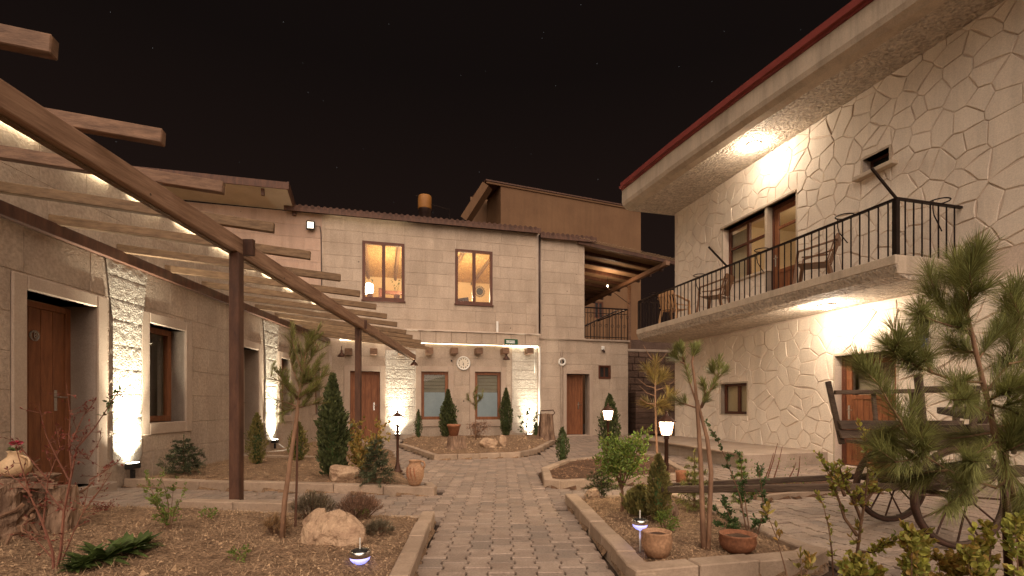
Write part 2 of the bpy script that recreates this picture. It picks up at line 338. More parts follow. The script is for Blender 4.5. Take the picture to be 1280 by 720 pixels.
def copy_thing(src, loc, rz=0, label=None, scale=1.0):
    r = src.copy(); col.objects.link(r); r.location = loc; r.rotation_euler.z = rz; r.scale = (scale,)*3
    ORG[r.name] = tuple(loc)
    if label: r['label'] = label
    for ch in list(src.children):
        c = ch.copy(); col.objects.link(c); c.parent = r
        for g in list(ch.children):
            d = g.copy(); col.objects.link(d); d.parent = c
    return r

class Frame:
    def __init__(s, ox, oy, ux, uy, flip=False):
        l = math.hypot(ux, uy); s.o = (ox, oy); s.u = (ux/l, uy/l); s.n = (s.u[1], -s.u[0]) if not flip else (-s.u[1], s.u[0])
    def P(s, u, z, n=0): return (s.o[0]+s.u[0]*u+s.n[0]*n, s.o[1]+s.u[1]*u+s.n[1]*n, z)
    def hit(s, px, py, n=0):
        ox, oy = s.o[0]+s.n[0]*n, s.o[1]+s.n[1]*n; dx, dy = (px-640)/FPX, 1.0
        t = (ox*s.n[0]+oy*s.n[1])/(dx*s.n[0]+dy*s.n[1])
        x, y = dx*t, dy*t
        return ((x-ox)*s.u[0]+(y-oy)*s.u[1], H+(PY0-py)/FPX*t)
    def rect(s, px0, py0, px1, py1, n=0):
        a = s.hit(px0, py0, n); b = s.hit(px1, py1, n); a2 = s.hit(px0, py1, n); b2 = s.hit(px1, py0, n)
        return (min(a[0], b[0]), max(a[0], b[0]), (a2[1]+b[1])/2, (a[1]+b2[1])/2)
def G(px, py, z=0.0):
    Y = (H-z)*FPX/(py-PY0); return ((px-640)/FPX*Y, Y, z)
def V(px, py, Y): return ((px-640)/FPX*Y, Y, H+(PY0-py)/FPX*Y)

FA = Frame(0, 16.23, 1, .262)              # reception facade, u to the right
LE = Frame(-4.70, 0, -.052, 1)             # left wing wall, u away from the camera
RI = Frame(4.40, 13.40, .266, -1, flip=True)   # right house wall, u towards the camera
# check normals face the yard
if RI.n[0] > 0: RI.n = (-RI.n[0], -RI.n[1])
if LE.n[0] < 0: LE.n = (-LE.n[0], -LE.n[1])
if FA.n[1] > 0: FA.n = (-FA.n[0], -FA.n[1])

def cut(rects, op):
    out = []; u0, u1, z0, z1 = op
    for a, b, c, d in rects:
        if b <= u0 or a >= u1 or d <= z0 or c >= z1: out.append((a, b, c, d)); continue
        if a < u0: out.append((a, u0, c, d))
        if b > u1: out.append((u1, b, c, d))
        x0, x1 = max(a, u0), min(b, u1)
        if c < z0: out.append((x0, x1, c, z0))
        if d > z1: out.append((x0, x1, z1, d))
    return out
def wall_mesh(F, rect, ops, n0, n1):
    rs = [rect]
    for o in ops: rs = cut(rs, o)
    mb = MB()
    for a, b, c, d in rs: mb.fbox(F, a, b, c, d, n0, n1)
    return mb
def block(mb, F, a, b, c, d, n0, h, g=.004, ch=.004):
    a += g; b -= g; c += g; d -= g
    if b-a < .03 or d-c < .03: return False
    P = F.P; r0 = [(a, c), (b, c), (b, d), (a, d)]; r1 = [(a+ch, c+ch), (b-ch, c+ch), (b-ch, d-ch), (a+ch, d-ch)]
    vs = [P(u, z, n0) for u, z in r0]+[P(u, z, n0+h-ch) for u, z in r0]+[P(u, z, n0+h) for u, z in r1]
    fs = [(i, (i+1) % 4, 4+(i+1) % 4, 4+i) for i in range(4)]+[(4+i, 4+(i+1) % 4, 8+(i+1) % 4, 8+i) for i in range(4)]+[(8, 9, 10, 11)]
    mb.add(vs, fs); return True
def blocks(F, rect, ops, bw, bh, n0, h, m, parent, budget, name='stone_block', seed=1, g=.003, near=None):
    rr = random.Random(seed); u0, u1, z0, z1 = rect; L = []
    z = z0; row = 0
    while z < z1-.02:
        zz = min(z+bh*rr.uniform(.95, 1.05), z1)
        if z1-zz < .1: zz = z1
        u = u0-bw*rr.random()
        while u < u1:
            w_ = bw*rr.uniform(.75, 1.3); a, b = max(u, u0), min(u+w_, u1); u += w_
            if b-a < .02: continue
            rs = [(a, b, z, zz)]
            for o in ops: rs = cut(rs, o)
            L += rs
        z = zz; row += 1
    def dist(r):
        p = F.P((r[0]+r[1])/2, (r[2]+r[3])/2); d = math.hypot(p[0], p[1]); off = abs(p[0])/max(p[1], .01)
        return -((r[1]-r[0])*(r[3]-r[2]))/d**2 + (5 if (off > 1.1 or p[1] < .3) else 0)
    L.sort(key=dist); rest = MB(); nrest = 0
    for i, r in enumerate(L):
        hh = h+rr.uniform(-.0015, .0025)
        if i < budget:
            mb = MB()
            if block(mb, F, *r, n0, hh, g): mb.build(name, m, parent, recalc=False)
        elif block(rest, F, *r, n0, hh, g): nrest += 1
    if nrest: tag(rest.build(name+'s_beyond', m, parent, recalc=False), kind='stuff')
def opening(F, op, depth, m, parent, n1=0.0, name='reveal', bottom=True):   # reveal lining round an opening
    u0, u1, z0, z1 = op; mb = MB(); t = .03
    mb.fbox(F, u0-t, u0, z0-t, z1+t, -depth, n1); mb.fbox(F, u1, u1+t, z0-t, z1+t, -depth, n1); mb.fbox(F, u0, u1, z1, z1+t, -depth, n1)
    if bottom: mb.fbox(F, u0, u1, z0-t, z0, -depth, n1)
    return mb.build(name, m, parent)
def window(F, op, n, parent, cols=(1,), fw=.06, fd=.05, m=None, tr=None, glass=None, sash=.035):
    u0, u1, z0, z1 = op; m = m or M['frame_wood']; mb = MB()
    mb.fbox(F, u0, u1, z0, z0+fw, n-fd, n); mb.fbox(F, u0, u1, z1-fw, z1, n-fd, n)
    mb.fbox(F, u0, u0+fw, z0+fw, z1-fw, n-fd, n); mb.fbox(F, u1-fw, u1, z0+fw, z1-fw, n-fd, n)
    tot = sum(cols); x = u0; xs = []
    for c in cols[:-1]:
        x += (u1-u0)*c/tot; xs.append(x); mb.fbox(F, x-fw*.6, x+fw*.6, z0+fw, z1-fw, n-fd, n+.004)
    if tr: mb.fbox(F, u0+fw, u1-fw, tr-fw*.4, tr+fw*.4, n-fd, n+.002)
    fr = mb.build('window', m, parent, bevel=.004)
    edges = [u0+fw]+[v for x in xs for v in (x-fw*.6, x+fw*.6)]+[u1-fw]
    for i in range(0, len(edges), 2):
        p = MB(); p.fbox(F, edges[i], edges[i+1], z0+fw, z1-fw, n-fd*.6, n-fd*.6+.006); p.build('pane', glass or M['glass'], fr)
    return fr
def handle(F, u, z, n, parent):
    mb = MB(); mb.fbox(F, u-.02, u+.02, z-.12, z+.12, n, n+.006); mb.tube([F.P(u, z+.04, n), F.P(u, z+.04, n+.05)], .009, 6); mb.tube([F.P(u, z+.04, n+.05), F.P(u+.11, z+.04, n+.05)], .009, 6)
    return mb.build('handle', M['chrome'], parent)
def door(F, op, n, parent, planks=5, m=None, hu=.85, fw=.07):
    u0, u1, z0, z1 = op; m = m or M['door_wood']
    fr = MB(); fr.fbox(F, u0, u0+fw, z0, z1, n-.05, n+.02); fr.fbox(F, u1-fw, u1, z0, z1, n-.05, n+.02); fr.fbox(F, u0+fw, u1-fw, z1-fw, z1, n-.05, n+.02)
    d = MB(); d.fbox(F, u0+fw, u1-fw, z0+.01, z1-fw, n-.05, n-.012); dr = d.build('door', m, parent)
    fr.build('door_frame', m, dr, bevel=.004)
    w_ = (u1-u0-2*fw)/planks
    for i in range(planks):
        p = MB(); p.fbox(F, u0+fw+i*w_+.003, u0+fw+(i+1)*w_-.003, z0+.02, z1-fw-.005, n-.012, n); p.build('plank', m, dr, bevel=.003)
    handle(F, u0+fw+(u1-u0-2*fw)*hu, z0+1.0, n, dr)
    return dr
# ================================================================== GROUND
g = MB(); g.add([(-60, -20, -.06), (60, -20, -.06), (60, 90, -.06), (-60, 90, -.06)], [(0, 1, 2, 3)])
tag(g.build('ground', M['joint_sand']), kind='structure')

def inpoly(x, y, P):
    c = False; n = len(P)
    for i in range(n):
        x1, y1 = P[i]; x2, y2 = P[(i+1) % n]
        if (y1 > y) != (y2 > y) and x < (x2-x1)*(y-y1)/(y2-y1)+x1: c = not c
    return c
def dedge(x, y, P):
    best = 9
    for i in range(len(P)):
        x1, y1 = P[i]; x2, y2 = P[(i+1) % len(P)]; dx, dy = x2-x1, y2-y1
        t = max(0, min(1, ((x-x1)*dx+(y-y1)*dy)/(dx*dx+dy*dy))); best = min(best, math.hypot(x-x1-t*dx, y-y1-t*dy))
    return best
def gp(px, py, z=0): q = G(px, py, z); return (q[0], q[1])
KH = .10   # kerb height
lw = lambda y, n=0: LE.P(y, 0, n)[:2]
bedA = [gp(511, 720, KH), gp(543, 638, KH), (-1.9, 4.62), (-3.2, 4.85), (-4.92, 5.05), (-4.80, 2.0), (-4.6, 1.2), (-.50, 1.2)]
bedB = [(-.90, 5.74), (-3.37, 6.10), (-5.05, 6.42), (-5.2, 9.2), (-5.35, 13.0), (-3.6, 12.6), (-2.75, 11.2), (-2.1, 9.0), (-1.55, 7.0)]
bedD = [gp(500, 554.5, KH), gp(543, 568.5, KH), gp(600, 567, KH), gp(650, 565.5, KH), gp(670, 562, KH), gp(696, 548.5, KH), FA.P(1.05, 0, .25)[:2], FA.P(-3.45, 0, .25)[:2]]
bedE = [gp(680, 599, KH), gp(700, 601, KH), gp(760, 598, KH), gp(868, 590, KH), (2.85, 9.4), gp(791, 564, KH), gp(742, 569, KH), gp(704, 574, KH), gp(677, 584, KH)]
bedF = [gp(795, 716, KH), gp(706, 617, KH), gp(770, 614, KH), gp(842, 613, KH), gp(1037, 687, KH), gp(1020, 696, KH)]
bedG = [gp(950, 620, .05), gp(1040, 612, .05), (4.4, 5.9), (4.6, 6.9), (3.0, 6.6)]         # narrow strip behind the right paving
bedH = [(2.35, 2.75), (3.3, 2.62), (4.4, 2.3), (4.4, 1.0), (1.4, 1.0), (1.2, 2.1)]        # corner bed in front of the cart
beds = {'A': bedA, 'B': bedB, 'D': bedD, 'E': bedE, 'F': bedF, 'H': bedH}
plat = [RI.P(.15, 0, 0)[:2], RI.P(.3, 0, 1.55)[:2], RI.P(4.85, 0, 1.95)[:2], RI.P(4.75, 0, 0)[:2]]

# interlocking pavers
def paver_poly(x, y, ang, L=.2, wb=.088, ws=.066):
    g_ = .0055; h = L/2-g_; wb -= g_; ws -= g_
    pts = [(-wb, -h), (wb, -h), (wb, -h*.52), (ws, -h*.30), (ws, h*.30), (wb, h*.52), (wb, h), (-wb, h), (-wb, h*.52), (-ws, h*.30), (-ws, -h*.30), (-wb, -h*.52)]
    c, s_ = math.cos(ang), math.sin(ang)
    return [(x+p*c-q*s_, y+p*s_+q*c) for p, q in pts]
main_area = [(-.60, 1.2), (-.72, 4.6), (-1.9, 4.7), (-5.0, 5.05), (-5.05, 6.40), (-3.37, 6.08), (-.86, 5.72), (-.90, 6.1), (-1.5, 7.2), (-2.1, 9.1), (-2.8, 11.4), (-3.7, 12.8), (-5.2, 13.2), (-5.4, 14.8), FA.P(5, 0, .02)[:2], (4.4, 13.2), (4.1, 12.2), (2.95, 9.5), (2.9, 6.2), (2.3, 5.0), (1.7, 5.1), (.5, 5.1), (.72, 2.8), (.72, 1.2)]
right_area = [(2.1, 1.0), (2.1, 3.2), (1.75, 5.1), (2.9, 6.3), (2.95, 9.5), (3.4, 10.6), (4.05, 12.3), RI.P(1.2, 0, .02)[:2], RI.P(11, 0, .02)[:2], (8.2, 1.0)]
def pave(area, ang, excl, origin=(0, 0)):
    out = []; c, s_ = math.cos(ang), math.sin(ang)
    for i in range(-95, 95):
        for j in range(-10, 105):
            a, b = i*.1545, j*.2+(.1 if i % 2 else 0)
            x, y = origin[0]+a*c-b*s_, origin[1]+a*s_+b*c
            if not inpoly(x, y, area): continue
            if any(inpoly(x, y, P) or dedge(x, y, P) < .045 for P in excl): continue
            out.append((x, y, ang))
    return out
pv = pave(main_area, R(1.2), list(beds.values())+[right_area, plat]); pv += pave(right_area, R(14), list(beds.values())+[bedG, plat])
def vis(p):
    x, y, a = p; px, py = 640+FPX*x/y, PY0+FPX*H/y
    return (0 if (-20 < px < 1300 and py < 735) else 9)+y*.1+abs(x)*.03
pv.sort(key=vis)
path = tag(MB().box(-6, 8.4, .8, 17.5, -.055, -.045).build('path', M['joint_sand']), kind='structure')
pm = {}
for ang in {p[2] for p in pv}:
    pm[ang] = MB().prism(paver_poly(0, 0, ang), -.04, 0, inset=.006).mesh('paver', M['paver'])
rest = MB()
for i, (x, y, a) in enumerate(pv):
    dz = random.uniform(-.005, .003)-.004*noise.noise(Vector((x*1.3, y*1.3, 0)))
    if i < 298:
        o = bpy.data.objects.new('paver', pm[a]); col.objects.link(o); o.parent = path; o.location = (x, y, dz); o.rotation_euler = (random.uniform(-.012, .012), random.uniform(-.012, .012), 0)
    else: rest.prism(paver_poly(x, y, a), -.04+dz, dz, inset=.006)
tag(rest.build('pavers_beyond', M['paver'], path, recalc=False), kind='stuff')

# flower beds: a soil sheet each, clods on it, kerb stones along the edges that show them
def soil(name, poly, zc, m, res, clods, seed, dry=0, csz=.011):
    rr = random.Random(seed); xs = [p[0] for p in poly]; ys = [p[1] for p in poly]
    x0, x1, y0, y1 = min(xs), max(xs), min(ys), max(ys); nx, ny = int((x1-x0)/res)+2, int((y1-y0)/res)+2
    idx = {}; vs = []; fs = []
    def hz(x, y):
        d = dedge(x, y, poly); k = min(1, d/.35)
        return .035+zc*k+.035*noise.noise(Vector((x*2.2, y*2.2, seed)))*k+.014*noise.noise(Vector((x*9, y*9, seed)))+.010*noise.noise(Vector((x*25, y*25, seed)))
    for j in range(ny):
        for i in range(nx):
            x, y = x0+i*res, y0+j*res
            if inpoly(x, y, poly) and dedge(x, y, poly) > .02 or dedge(x, y, poly) < res*.9:
                if dedge(x, y, poly) < res*.9 and not inpoly(x, y, poly):
                    pass
                idx[i, j] = len(vs); vs.append((x, y, hz(x, y) if inpoly(x, y, poly) else -.01))
    for (i, j) in list(idx):
        q = [(i, j), (i+1, j), (i+1, j+1), (i, j+1)]
        if all(k in idx for k in q): fs.append(tuple(idx[k] for k in q))
    o = tag(MB().add(vs, fs).build(name, m, smooth=True, recalc=False), kind='structure')
    c = MB(); n = 0; base = [Vector((1, 0, 0)), Vector((-.5, .87, 0)), Vector((-.5, -.87, 0)), Vector((0, 0, 1))]
    while n < clods:
        x, y = rr.uniform(x0, x1), rr.uniform(y0, y1); n += 1
        if not inpoly(x, y, poly) or dedge(x, y, poly) < .06: continue
        if noise.noise(Vector((x*2.2, y*2.2, 4))) < .02 and rr.random() < .8: continue
        s_ = csz*rr.uniform(.35, 1.25)*(1+2.0*(rr.random() > .988)); z = hz(x, y); k = len(c.v); a = rr.uniform(0, 6.28)
        for t in range(4):
            c.v.append((x+s_*math.cos(a+t*1.57)*rr.uniform(.6, 1.2), y+s_*math.sin(a+t*1.57)*rr.uniform(.6, 1.2), z-.25*s_))
        c.v.append((x+s_*rr.uniform(-.4, .4), y+s_*rr.uniform(-.4, .4), z+s_*rr.uniform(.4, .9)))
        c.f += [(k, k+1, k+4), (k+1, k+2, k+4), (k+2, k+3, k+4), (k+3, k, k+4)]
    for q in range(dry):
        x, y = rr.uniform(x0, x1), rr.uniform(y0, y1)
        if not inpoly(x, y, poly) or dedge(x, y, poly) < .08: continue
        z = hz(x, y); a = rr.uniform(0, 6.28); l_ = rr.uniform(.03, .09); k = len(c.v); dx, dy = math.cos(a)*l_, math.sin(a)*l_; e = .0018
        c.v += [(x-dy/l_*e, y+dx/l_*e, z+.004), (x+dy/l_*e, y-dx/l_*e, z+.004), (x+dx, y+dy, z+rr.uniform(.005, .05))]; c.f.append((k, k+1, k+2))
    for q in range(dry//14):
        x, y = rr.uniform(x0, x1), rr.uniform(y0, y1)
        if not inpoly(x, y, poly) or dedge(x, y, poly) < .06: continue
        z = hz(x, y)+.006; a = rr.uniform(0, 6.28); l_ = rr.uniform(.008, .022); k = len(c.v); ca, sa = math.cos(a)*l_, math.sin(a)*l_
        c.v += [(x-ca, y-sa, z), (x+sa*.5, y-ca*.5, z+.006), (x+ca, y+sa, z+rr.uniform(0, .012)), (x-sa*.5, y+ca*.5, z+.008)]; c.f.append((k, k+1, k+2, k+3))
    if c.v: tag(c.build('soil_clods', M['clod'] if m is M['soil'] else M['clod_dark'], recalc=False), 'crumbly clods and dry bits of mulch lying over the soil of '+{'A': 'the left front bed', 'B': 'the bed behind the water jar', 'D': 'the bed below the reception windows', 'E': 'the small middle right bed', 'F': 'the right front bed with two pots', 'G': 'the narrow strip behind the cart shafts', 'H': 'the corner bed before the cart'}[name[-1].upper()], 'mulch', kind='stuff')
    return hz, o
def kerbs(parent, pts, w_=.115, h=KH, L=.42, closed=False, jit=.006, seed=0):
    rr = random.Random(seed)
    for i in range(len(pts)-1+(1 if closed else 0)):
        a = Vector((*pts[i], 0)); b = Vector((*pts[(i+1) % len(pts)], 0)); n = max(1, round((b-a).length/L)); d = (b-a)/n
        sdv = Vector((-d.y, d.x, 0)).normalized()
        for k in range(n):
            p = a+d*k+d.normalized()*.004; q = a+d*(k+1)-d.normalized()*.004; hh = h+rr.uniform(-jit, jit)
            off = sdv*rr.uniform(-.004, .004); p += off; q += off
            MB().hexa([p+Vector((0, 0, -.05)), q+Vector((0, 0, -.05)), q+sdv*w_+Vector((0, 0, -.05)), p+sdv*w_+Vector((0, 0, -.05)), p+Vector((0, 0, hh)), q+Vector((0, 0, hh)), q+sdv*w_+Vector((0, 0, hh)), p+sdv*w_+Vector((0, 0, hh))]).build('kerb_stone', M['kerb'], parent, bevel=.008)
hA, oA = soil('flower_bed_soil_a', bedA, .07, M['soil'], .04, 20000, 1, 16000)
hB, oB = soil('flower_bed_soil_b', bedB, .08, M['soil'], .08, 12000, 2, 12000)
hD, oD = soil('flower_bed_soil_d', bedD, .07, M['soil'], .10, 4000, 3, 300, .025)
hE, oE = soil('flower_bed_soil_e', bedE, .05, M['soil_dark'], .08, 4000, 4, 200, .02)
hF, oF = soil('flower_bed_soil_f', bedF, .05, M['soil'], .035, 14000, 5, 3500, .009)
hH, oH = soil('flower_bed_soil_h', bedH, .05, M['soil_dark'], .06, 4000, 6, 200)
hG, oG = soil('soil_strip_g', bedG, .0, M['soil_dark'], .08, 1200, 7, 200)
for o in (oA, oB, oD, oE, oF, oH, oG): o.name = 'flower_bed_soil'
# kerb runs (the left side of each run is the bed)
def edge(poly, idx, **k): kerbs(k.pop('o'), [poly[i] for i in idx], **k)
kerbs(oA, [(-.56, 2.2), bedA[0], bedA[1]], seed=1, h=.10); kerbs(oA, [bedA[1], (-1.9, 4.62), (-3.0, 4.82)], seed=2, h=.045, w_=.07)
kerbs(oB, [(-5.02, 6.41), bedB[1], bedB[0]], seed=4, w_=.13, L=.6); kerbs(oB, [(-.90, 5.875), (-.985, 6.12)], seed=3, w_=.10)
kerbs(oB, [(-4.75, 9.0), (-3.5, 8.75)], seed=6, L=.6, h=.14, w_=.08); 
kerbs(oD, [bedD[i] for i in (0, 1, 2, 3, 4, 5)], seed=7, L=.5)
kerbs(oE, [bedE[i] for i in (7, 8, 0, 1, 2, 3)], seed=8, L=.5); kerbs(oE, [bedE[i] for i in (3, 4, 5)], seed=9, L=.6, h=.09); kerbs(oE, [bedE[i] for i in (5, 6, 7)], seed=10, L=.6, h=.08)
kerbs(oF, [bedF[1], bedF[0]], seed=11, L=.40, w_=.13); kerbs(oF, [bedF[0], bedF[5], bedF[4]], seed=12, L=.36, w_=.14, h=.11); kerbs(oF, [bedF[4], bedF[3]], seed=13, L=.5, h=.09); kerbs(oF, [bedF[3], bedF[1]], seed=14, w_=.06, h=.07)
kerbs(oG, [bedG[0], bedG[1], bedG[2]], seed=15, h=.05, L=.8, w_=.06)
# plank-like step kerb lying by the pergola post
kerbs(oA, [(-3.35, 4.98), (-2.2, 4.86)], seed=16, h=.085, w_=.14, L=.6)
# platform along the right house
pl = tag(MB().prism([plat[0], plat[1], plat[2], plat[3]], -.02, .22).build('terrace_platform', M['concrete'], bevel=.012), kind='structure')
MB().prism([RI.P(.0, 0, 1.62)[:2], RI.P(4.9, 0, 2.02)[:2], RI.P(4.9, 0, 1.9)[:2], RI.P(.1, 0, 1.5)[:2]], .222, .25).build('kerb_stone', M['kerb'], pl, bevel=.005)

# ================================================================== RECEPTION BUILDING
FC = FA.P(-1, 0, 0)
rb = thing('reception_building', 'two storey stone block reception building at the end of the yard', 'building', (FC[0], FC[1], 0))
W1 = FA.rect(453, 303, 505.5, 375.5); W2 = FA.rect(569, 313, 615.5, 380.5)
L1 = FA.rect(526.5, 464.5, 560.5, 524.5); L2 = FA.rect(593.5, 465, 626, 524.5)
D1 = FA.rect(437.5, 464, 475, 545); D1 = (D1[0], D1[1], 0, D1[3]); D2 = FA.rect(708, 467.5, 736.5, 540); D2 = (D2[0], D2[1], .02, D2[3])
S1 = FA.rect(749, 458, 762, 472.5)
NW = FA.rect(395, 440, 400.5, 528)
uL, uJ, uR, uW = -10.9, FA.hit(402.7, 400)[0], FA.hit(672, 400)[0], FA.hit(785, 480)[0]
uE = FA.hit(730.5, 400)[0]; zc = 3.33; ztop = 6.74; zt2 = FA.hit(700, 299)[1]; zw = FA.hit(760, 425)[1]
P1 = (FA.hit(482, 500)[0], FA.hit(519.5, 500)[0], .12, 2.75); P2 = (FA.hit(640, 500)[0], FA.hit(671, 500)[0], .12, 2.95)
ops_all = [W1, W2, L1, L2, D1, D2, S1]
wall_mesh(FA, (uL, uW, -.05, zw), ops_all, -.35, 0).build('wall', M['mortar'], rb)
wall_mesh(FA, (uL, uE, zw, ztop-.02), ops_all, -.35, 0).build('wall', M['mortar'], rb)
# surrounds of the lower openings
sur = []
for i, o in enumerate((L1, L2, D1, D2)):
    s_ = .17 if i < 3 else .12; b = -.22 if i < 2 else 0
    q = (o[0]-s_, o[1]+s_, o[2]+b if b else -.02, o[3]+s_); sur.append(q)
    rs = cut([q], o); mb = MB()
    for a in rs: mb.fbox(FA, *a, 0, .036)
    mb.build('surround', M['surround'], rb, bevel=.008)
vent = FA.hit(702, 452.5)
opsb = ops_all+sur+[P1, P2]
blocks(FA, (uJ, uR-.03, zc, ztop-.03), opsb, .62, .36, 0, .009, M['limestone'], rb, 150, seed=3)
blocks(FA, (uL, uJ-.005, 2.0, ztop-.03), opsb, .62, .36, 0, .009, M['pinkstone'], rb, 60, seed=4)
blocks(FA, (uR+.12, uE, zw, zt2-.02), opsb, .56, .36, 0, .009, M['limestone'], rb, 30, seed=5)
blocks(FA, (uR+.03, uW, 0, zw-.03), opsb, .7, .40, 0, .009, M['limestone'], rb, 30, seed=6)
blocks(FA, (-5.6, uR-.03, 0, 2.97), opsb, .75, .42, 0, .009, M['limestone'], rb, 28, seed=7)
# rough lit strips
def rough_strip(F, q, parent, name='rough_panel', flare=0, m=None, n0=.004, courses=.29, seed=0):
    u0, u1, z0, z1 = q; rr = random.Random(seed); z = z0; hw = (u1-u0)/2; uc = (u0+u1)/2
    while z < z1-.05:
        zz = min(z1, z+courses*rr.uniform(.9, 1.1)); mb = MB(); nu, nz = 24, max(4, int((zz-z)/.022)); k = 0
        def wd(t): 
            e = max(0, (t-(z1-.75))/.75) if flare else 0
            lo = 1-.35*max(0, 1-(t-z0)/.12)**2
            return hw*(lo+flare*e)
        for j in range(nz+1):
            t = z+.004+(zz-z-.008)*j/nz
            for i in range(nu+1):
                u = uc-wd(t)+2*wd(t)*i/nu; ed = min(i, nu-i, j, nz-j) > 0
                h = .018+.005*noise.noise(Vector((u*14, t*14, seed)))+.0045*noise.noise(Vector((u*38, t*38, seed+3))) if ed else .0155
                mb.v.append(F.P(u, t, n0+h))
        for j in range(nz):
            for i in range(nu): a = j*(nu+1)+i; mb.f.append((a, a+1, a+nu+2, a+nu+1))
        mb.build(name, m or M['rough_stone'], parent, smooth=True, recalc=False); z = zz
rough_strip(FA, P1, rb, seed=1); rough_strip(FA, P2, rb, seed=2)
# cornice band, LED strip below it, beam ends
mb = MB(); uc0 = FA.hit(505, 425)[0]; n_ = 9
for i in range(n_):
    a = uc0+(uR-uc0)*i/n_; b = uc0+(uR-uc0)*(i+1)/n_
    MB().fbox(FA, a+.003, b-.003, 2.98, zc, -.01, .20).build('cornice_stone', M['limestone'], rb, bevel=.01)
MB().fbox(FA, uc0-.02, uR+.02, zc, zc+.045, -.01, .24).build('cornice_cap', M['mortar'], rb, bevel=.01)
_um = FA.hit(628, 430)[0]; MB().fbox(FA, uc0+.02, _um-.05, 2.962, 2.975, .04, .055).build('led_strip', M['led_soft'], rb); MB().fbox(FA, _um, uR-.02, 2.962, 2.975, .05, .07).build('led_strip', M['led'], rb)
MB().fbox(FA, FA.hit(425, 430)[0], uc0, 2.99, 3.02, .02, .05).build('led_strip', M['led_soft'], rb)
for px in (435, 467, 502, 537, 568, 599, 632, 662.5):
    u, z = FA.hit(px, 438.5, .32)
    MB().fbox(FA, u-.105, u+.105, z-.10, z+.10, .0, .40 if px > 500 else .15).build('beam_end', M['timber'], rb, bevel=.012)
MB().fbox(FA, uR+.03, uE+.02, zw-.05, zw+.02, -.01, .06).build('ledge', M['limestone'], rb, bevel=.008)
MB().fbox(FA, uE, uW+.05, zw-.06, zw, -.9, .07).build('ledge', M['concrete'], rb, bevel=.008)
# downpipes and joints
mb = MB(); mb.tube([FA.P(uR+.055, ztop-.1, .05), FA.P(uR+.055, zc+.05, .05)], .032, 8); mb.build('downpipe', M['chimney_dark'], rb, smooth=True)
mb = MB(); mb.tube([FA.P(uR+.04, zc-.36, .07), FA.P(uR+.04, .05, .07)], .04, 8); mb.tube([FA.P(uR-.12, zc-.40, .06), FA.P(uR-.12, 2.1, .06)], .012, 6); mb.build('downpipe', M['white_metal'], rb, smooth=True)
u, z = FA.hit(621, 410); MB().fbox(FA, u-.03, u+.04, zc+.05, zc+.42, .02, .07).build('conduit', M['white_metal'], rb, bevel=.004)
mb = MB(); mb.tube([FA.P(vent[0]-.02, vent[1]+.36, .05), FA.P(vent[0]-.02, .15, .05)], .026, 6); mb.build('pipe', M['concrete'], rb)
fl = MB().ring(FA.P(*vent, .06), (*FA.n, 0), .105, .035, 24).build('vent', M['white_metal'], rb, smooth=True)
MB().disc(FA.P(*vent, .03), (*FA.n, 0), .09, .03).build('vent_hole', M['black'], fl)
# roofs
def tiled_edge(F, u0, u1, z, n0, n1, parent, zdrop=0, name='roof'):
    r_ = MB(); r_.fbox(F, u0, u1, z, z+.05, n0, n1); r = r_.build(name, M['roof_tile'], parent)
    MB().fbox(F, u0-.01, u1+.01, z-.10, z+.065, n1, n1+.03).build('fascia', M['timber_dark'], r)
    n = int((u1-u0)/.17)
    for i in range(n):
        a = u0+.17*i; MB().tube([F.P(a+.08, z+.045, n1+.04), F.P(a+.08, z+.15, n1-.9)], .055, 8).build('roof_tile', M['roof_tile'], r)
    return r
tiled_edge(FA, uJ-1.0, uR+.03, ztop+.02, -1.6, .22, rb)
MB().fbox(FA, uJ+.2, uJ+2.5, ztop-.005, ztop+.012, .20, .23).build('roof_light_strip', M['led_soft'], rb)
tiled_edge(FA, uR+.05, uE+.35, zt2+.03, -1.4, .18, rb)
ue = FA.hit(365, 262)[0]
lr = MB(); Pq = FA.P
lr.add([Pq(uL-2, 6.80, 0), Pq(ue+.05, 6.74, 0), Pq(ue+.05, 6.93, 1.10), Pq(uL-2, 6.98, 1.10), Pq(uL-2, 6.84, 0), Pq(ue+.05, 6.78, 0), Pq(ue+.05, 6.97, 1.10), Pq(uL-2, 7.02, 1.10)],
       [(0, 1, 2, 3), (4, 7, 6, 5), (0, 4, 5, 1), (1, 5, 6, 2), (2, 6, 7, 3), (3, 7, 4, 0)])
ro = lr.build('roof', M['white_soffit'], rb)
lr = MB(); lr.fbox(FA, uL-2, ue+.10, 6.90, 7.09, 1.10, 1.14); lr.beam(Pq(ue+.08, 6.84, -.02), Pq(ue+.08, 7.02, 1.12), .05, .2); lr.build('fascia', M['timber_dark'], ro)
mb = MB(); 
mb = MB(); mb.fbox(FA, ue+.02, ue+.12, 6.58, 6.86, .02, .12); mb.fbox(FA, ue-.62, ue-.54, 6.74, 6.98, .9, .98); mb.build('bracket', M['timber_dark'], rb)
# chimney
c0 = V(531, 268, 17.6)
ch = MB().lathe((c0[0], c0[1], 0), [(.215, 6.7), (.215, 7.95), (.225, 7.96), (.225, 8.0)], 20).build('chimney', M['chimney_dark'], rb, smooth=True)
MB().lathe((c0[0], c0[1], 0), [(.235, 7.98), (.24, 8.0), (.24, 8.40), (.22, 8.45), (.05, 8.46)], 20).build('chimney_cowl', M['chimney_rust'], ch, smooth=True)
mb = MB(); mb.tube([V(539, 256, 17.5), V(562, 262, 17.5), V(562, 275, 17.5)], .018, 5); mb.tube([V(520, 245, 17.5), V(526, 245, 17.5)], .03, 5); mb.build('chimney_bracket', M['iron'], ch)
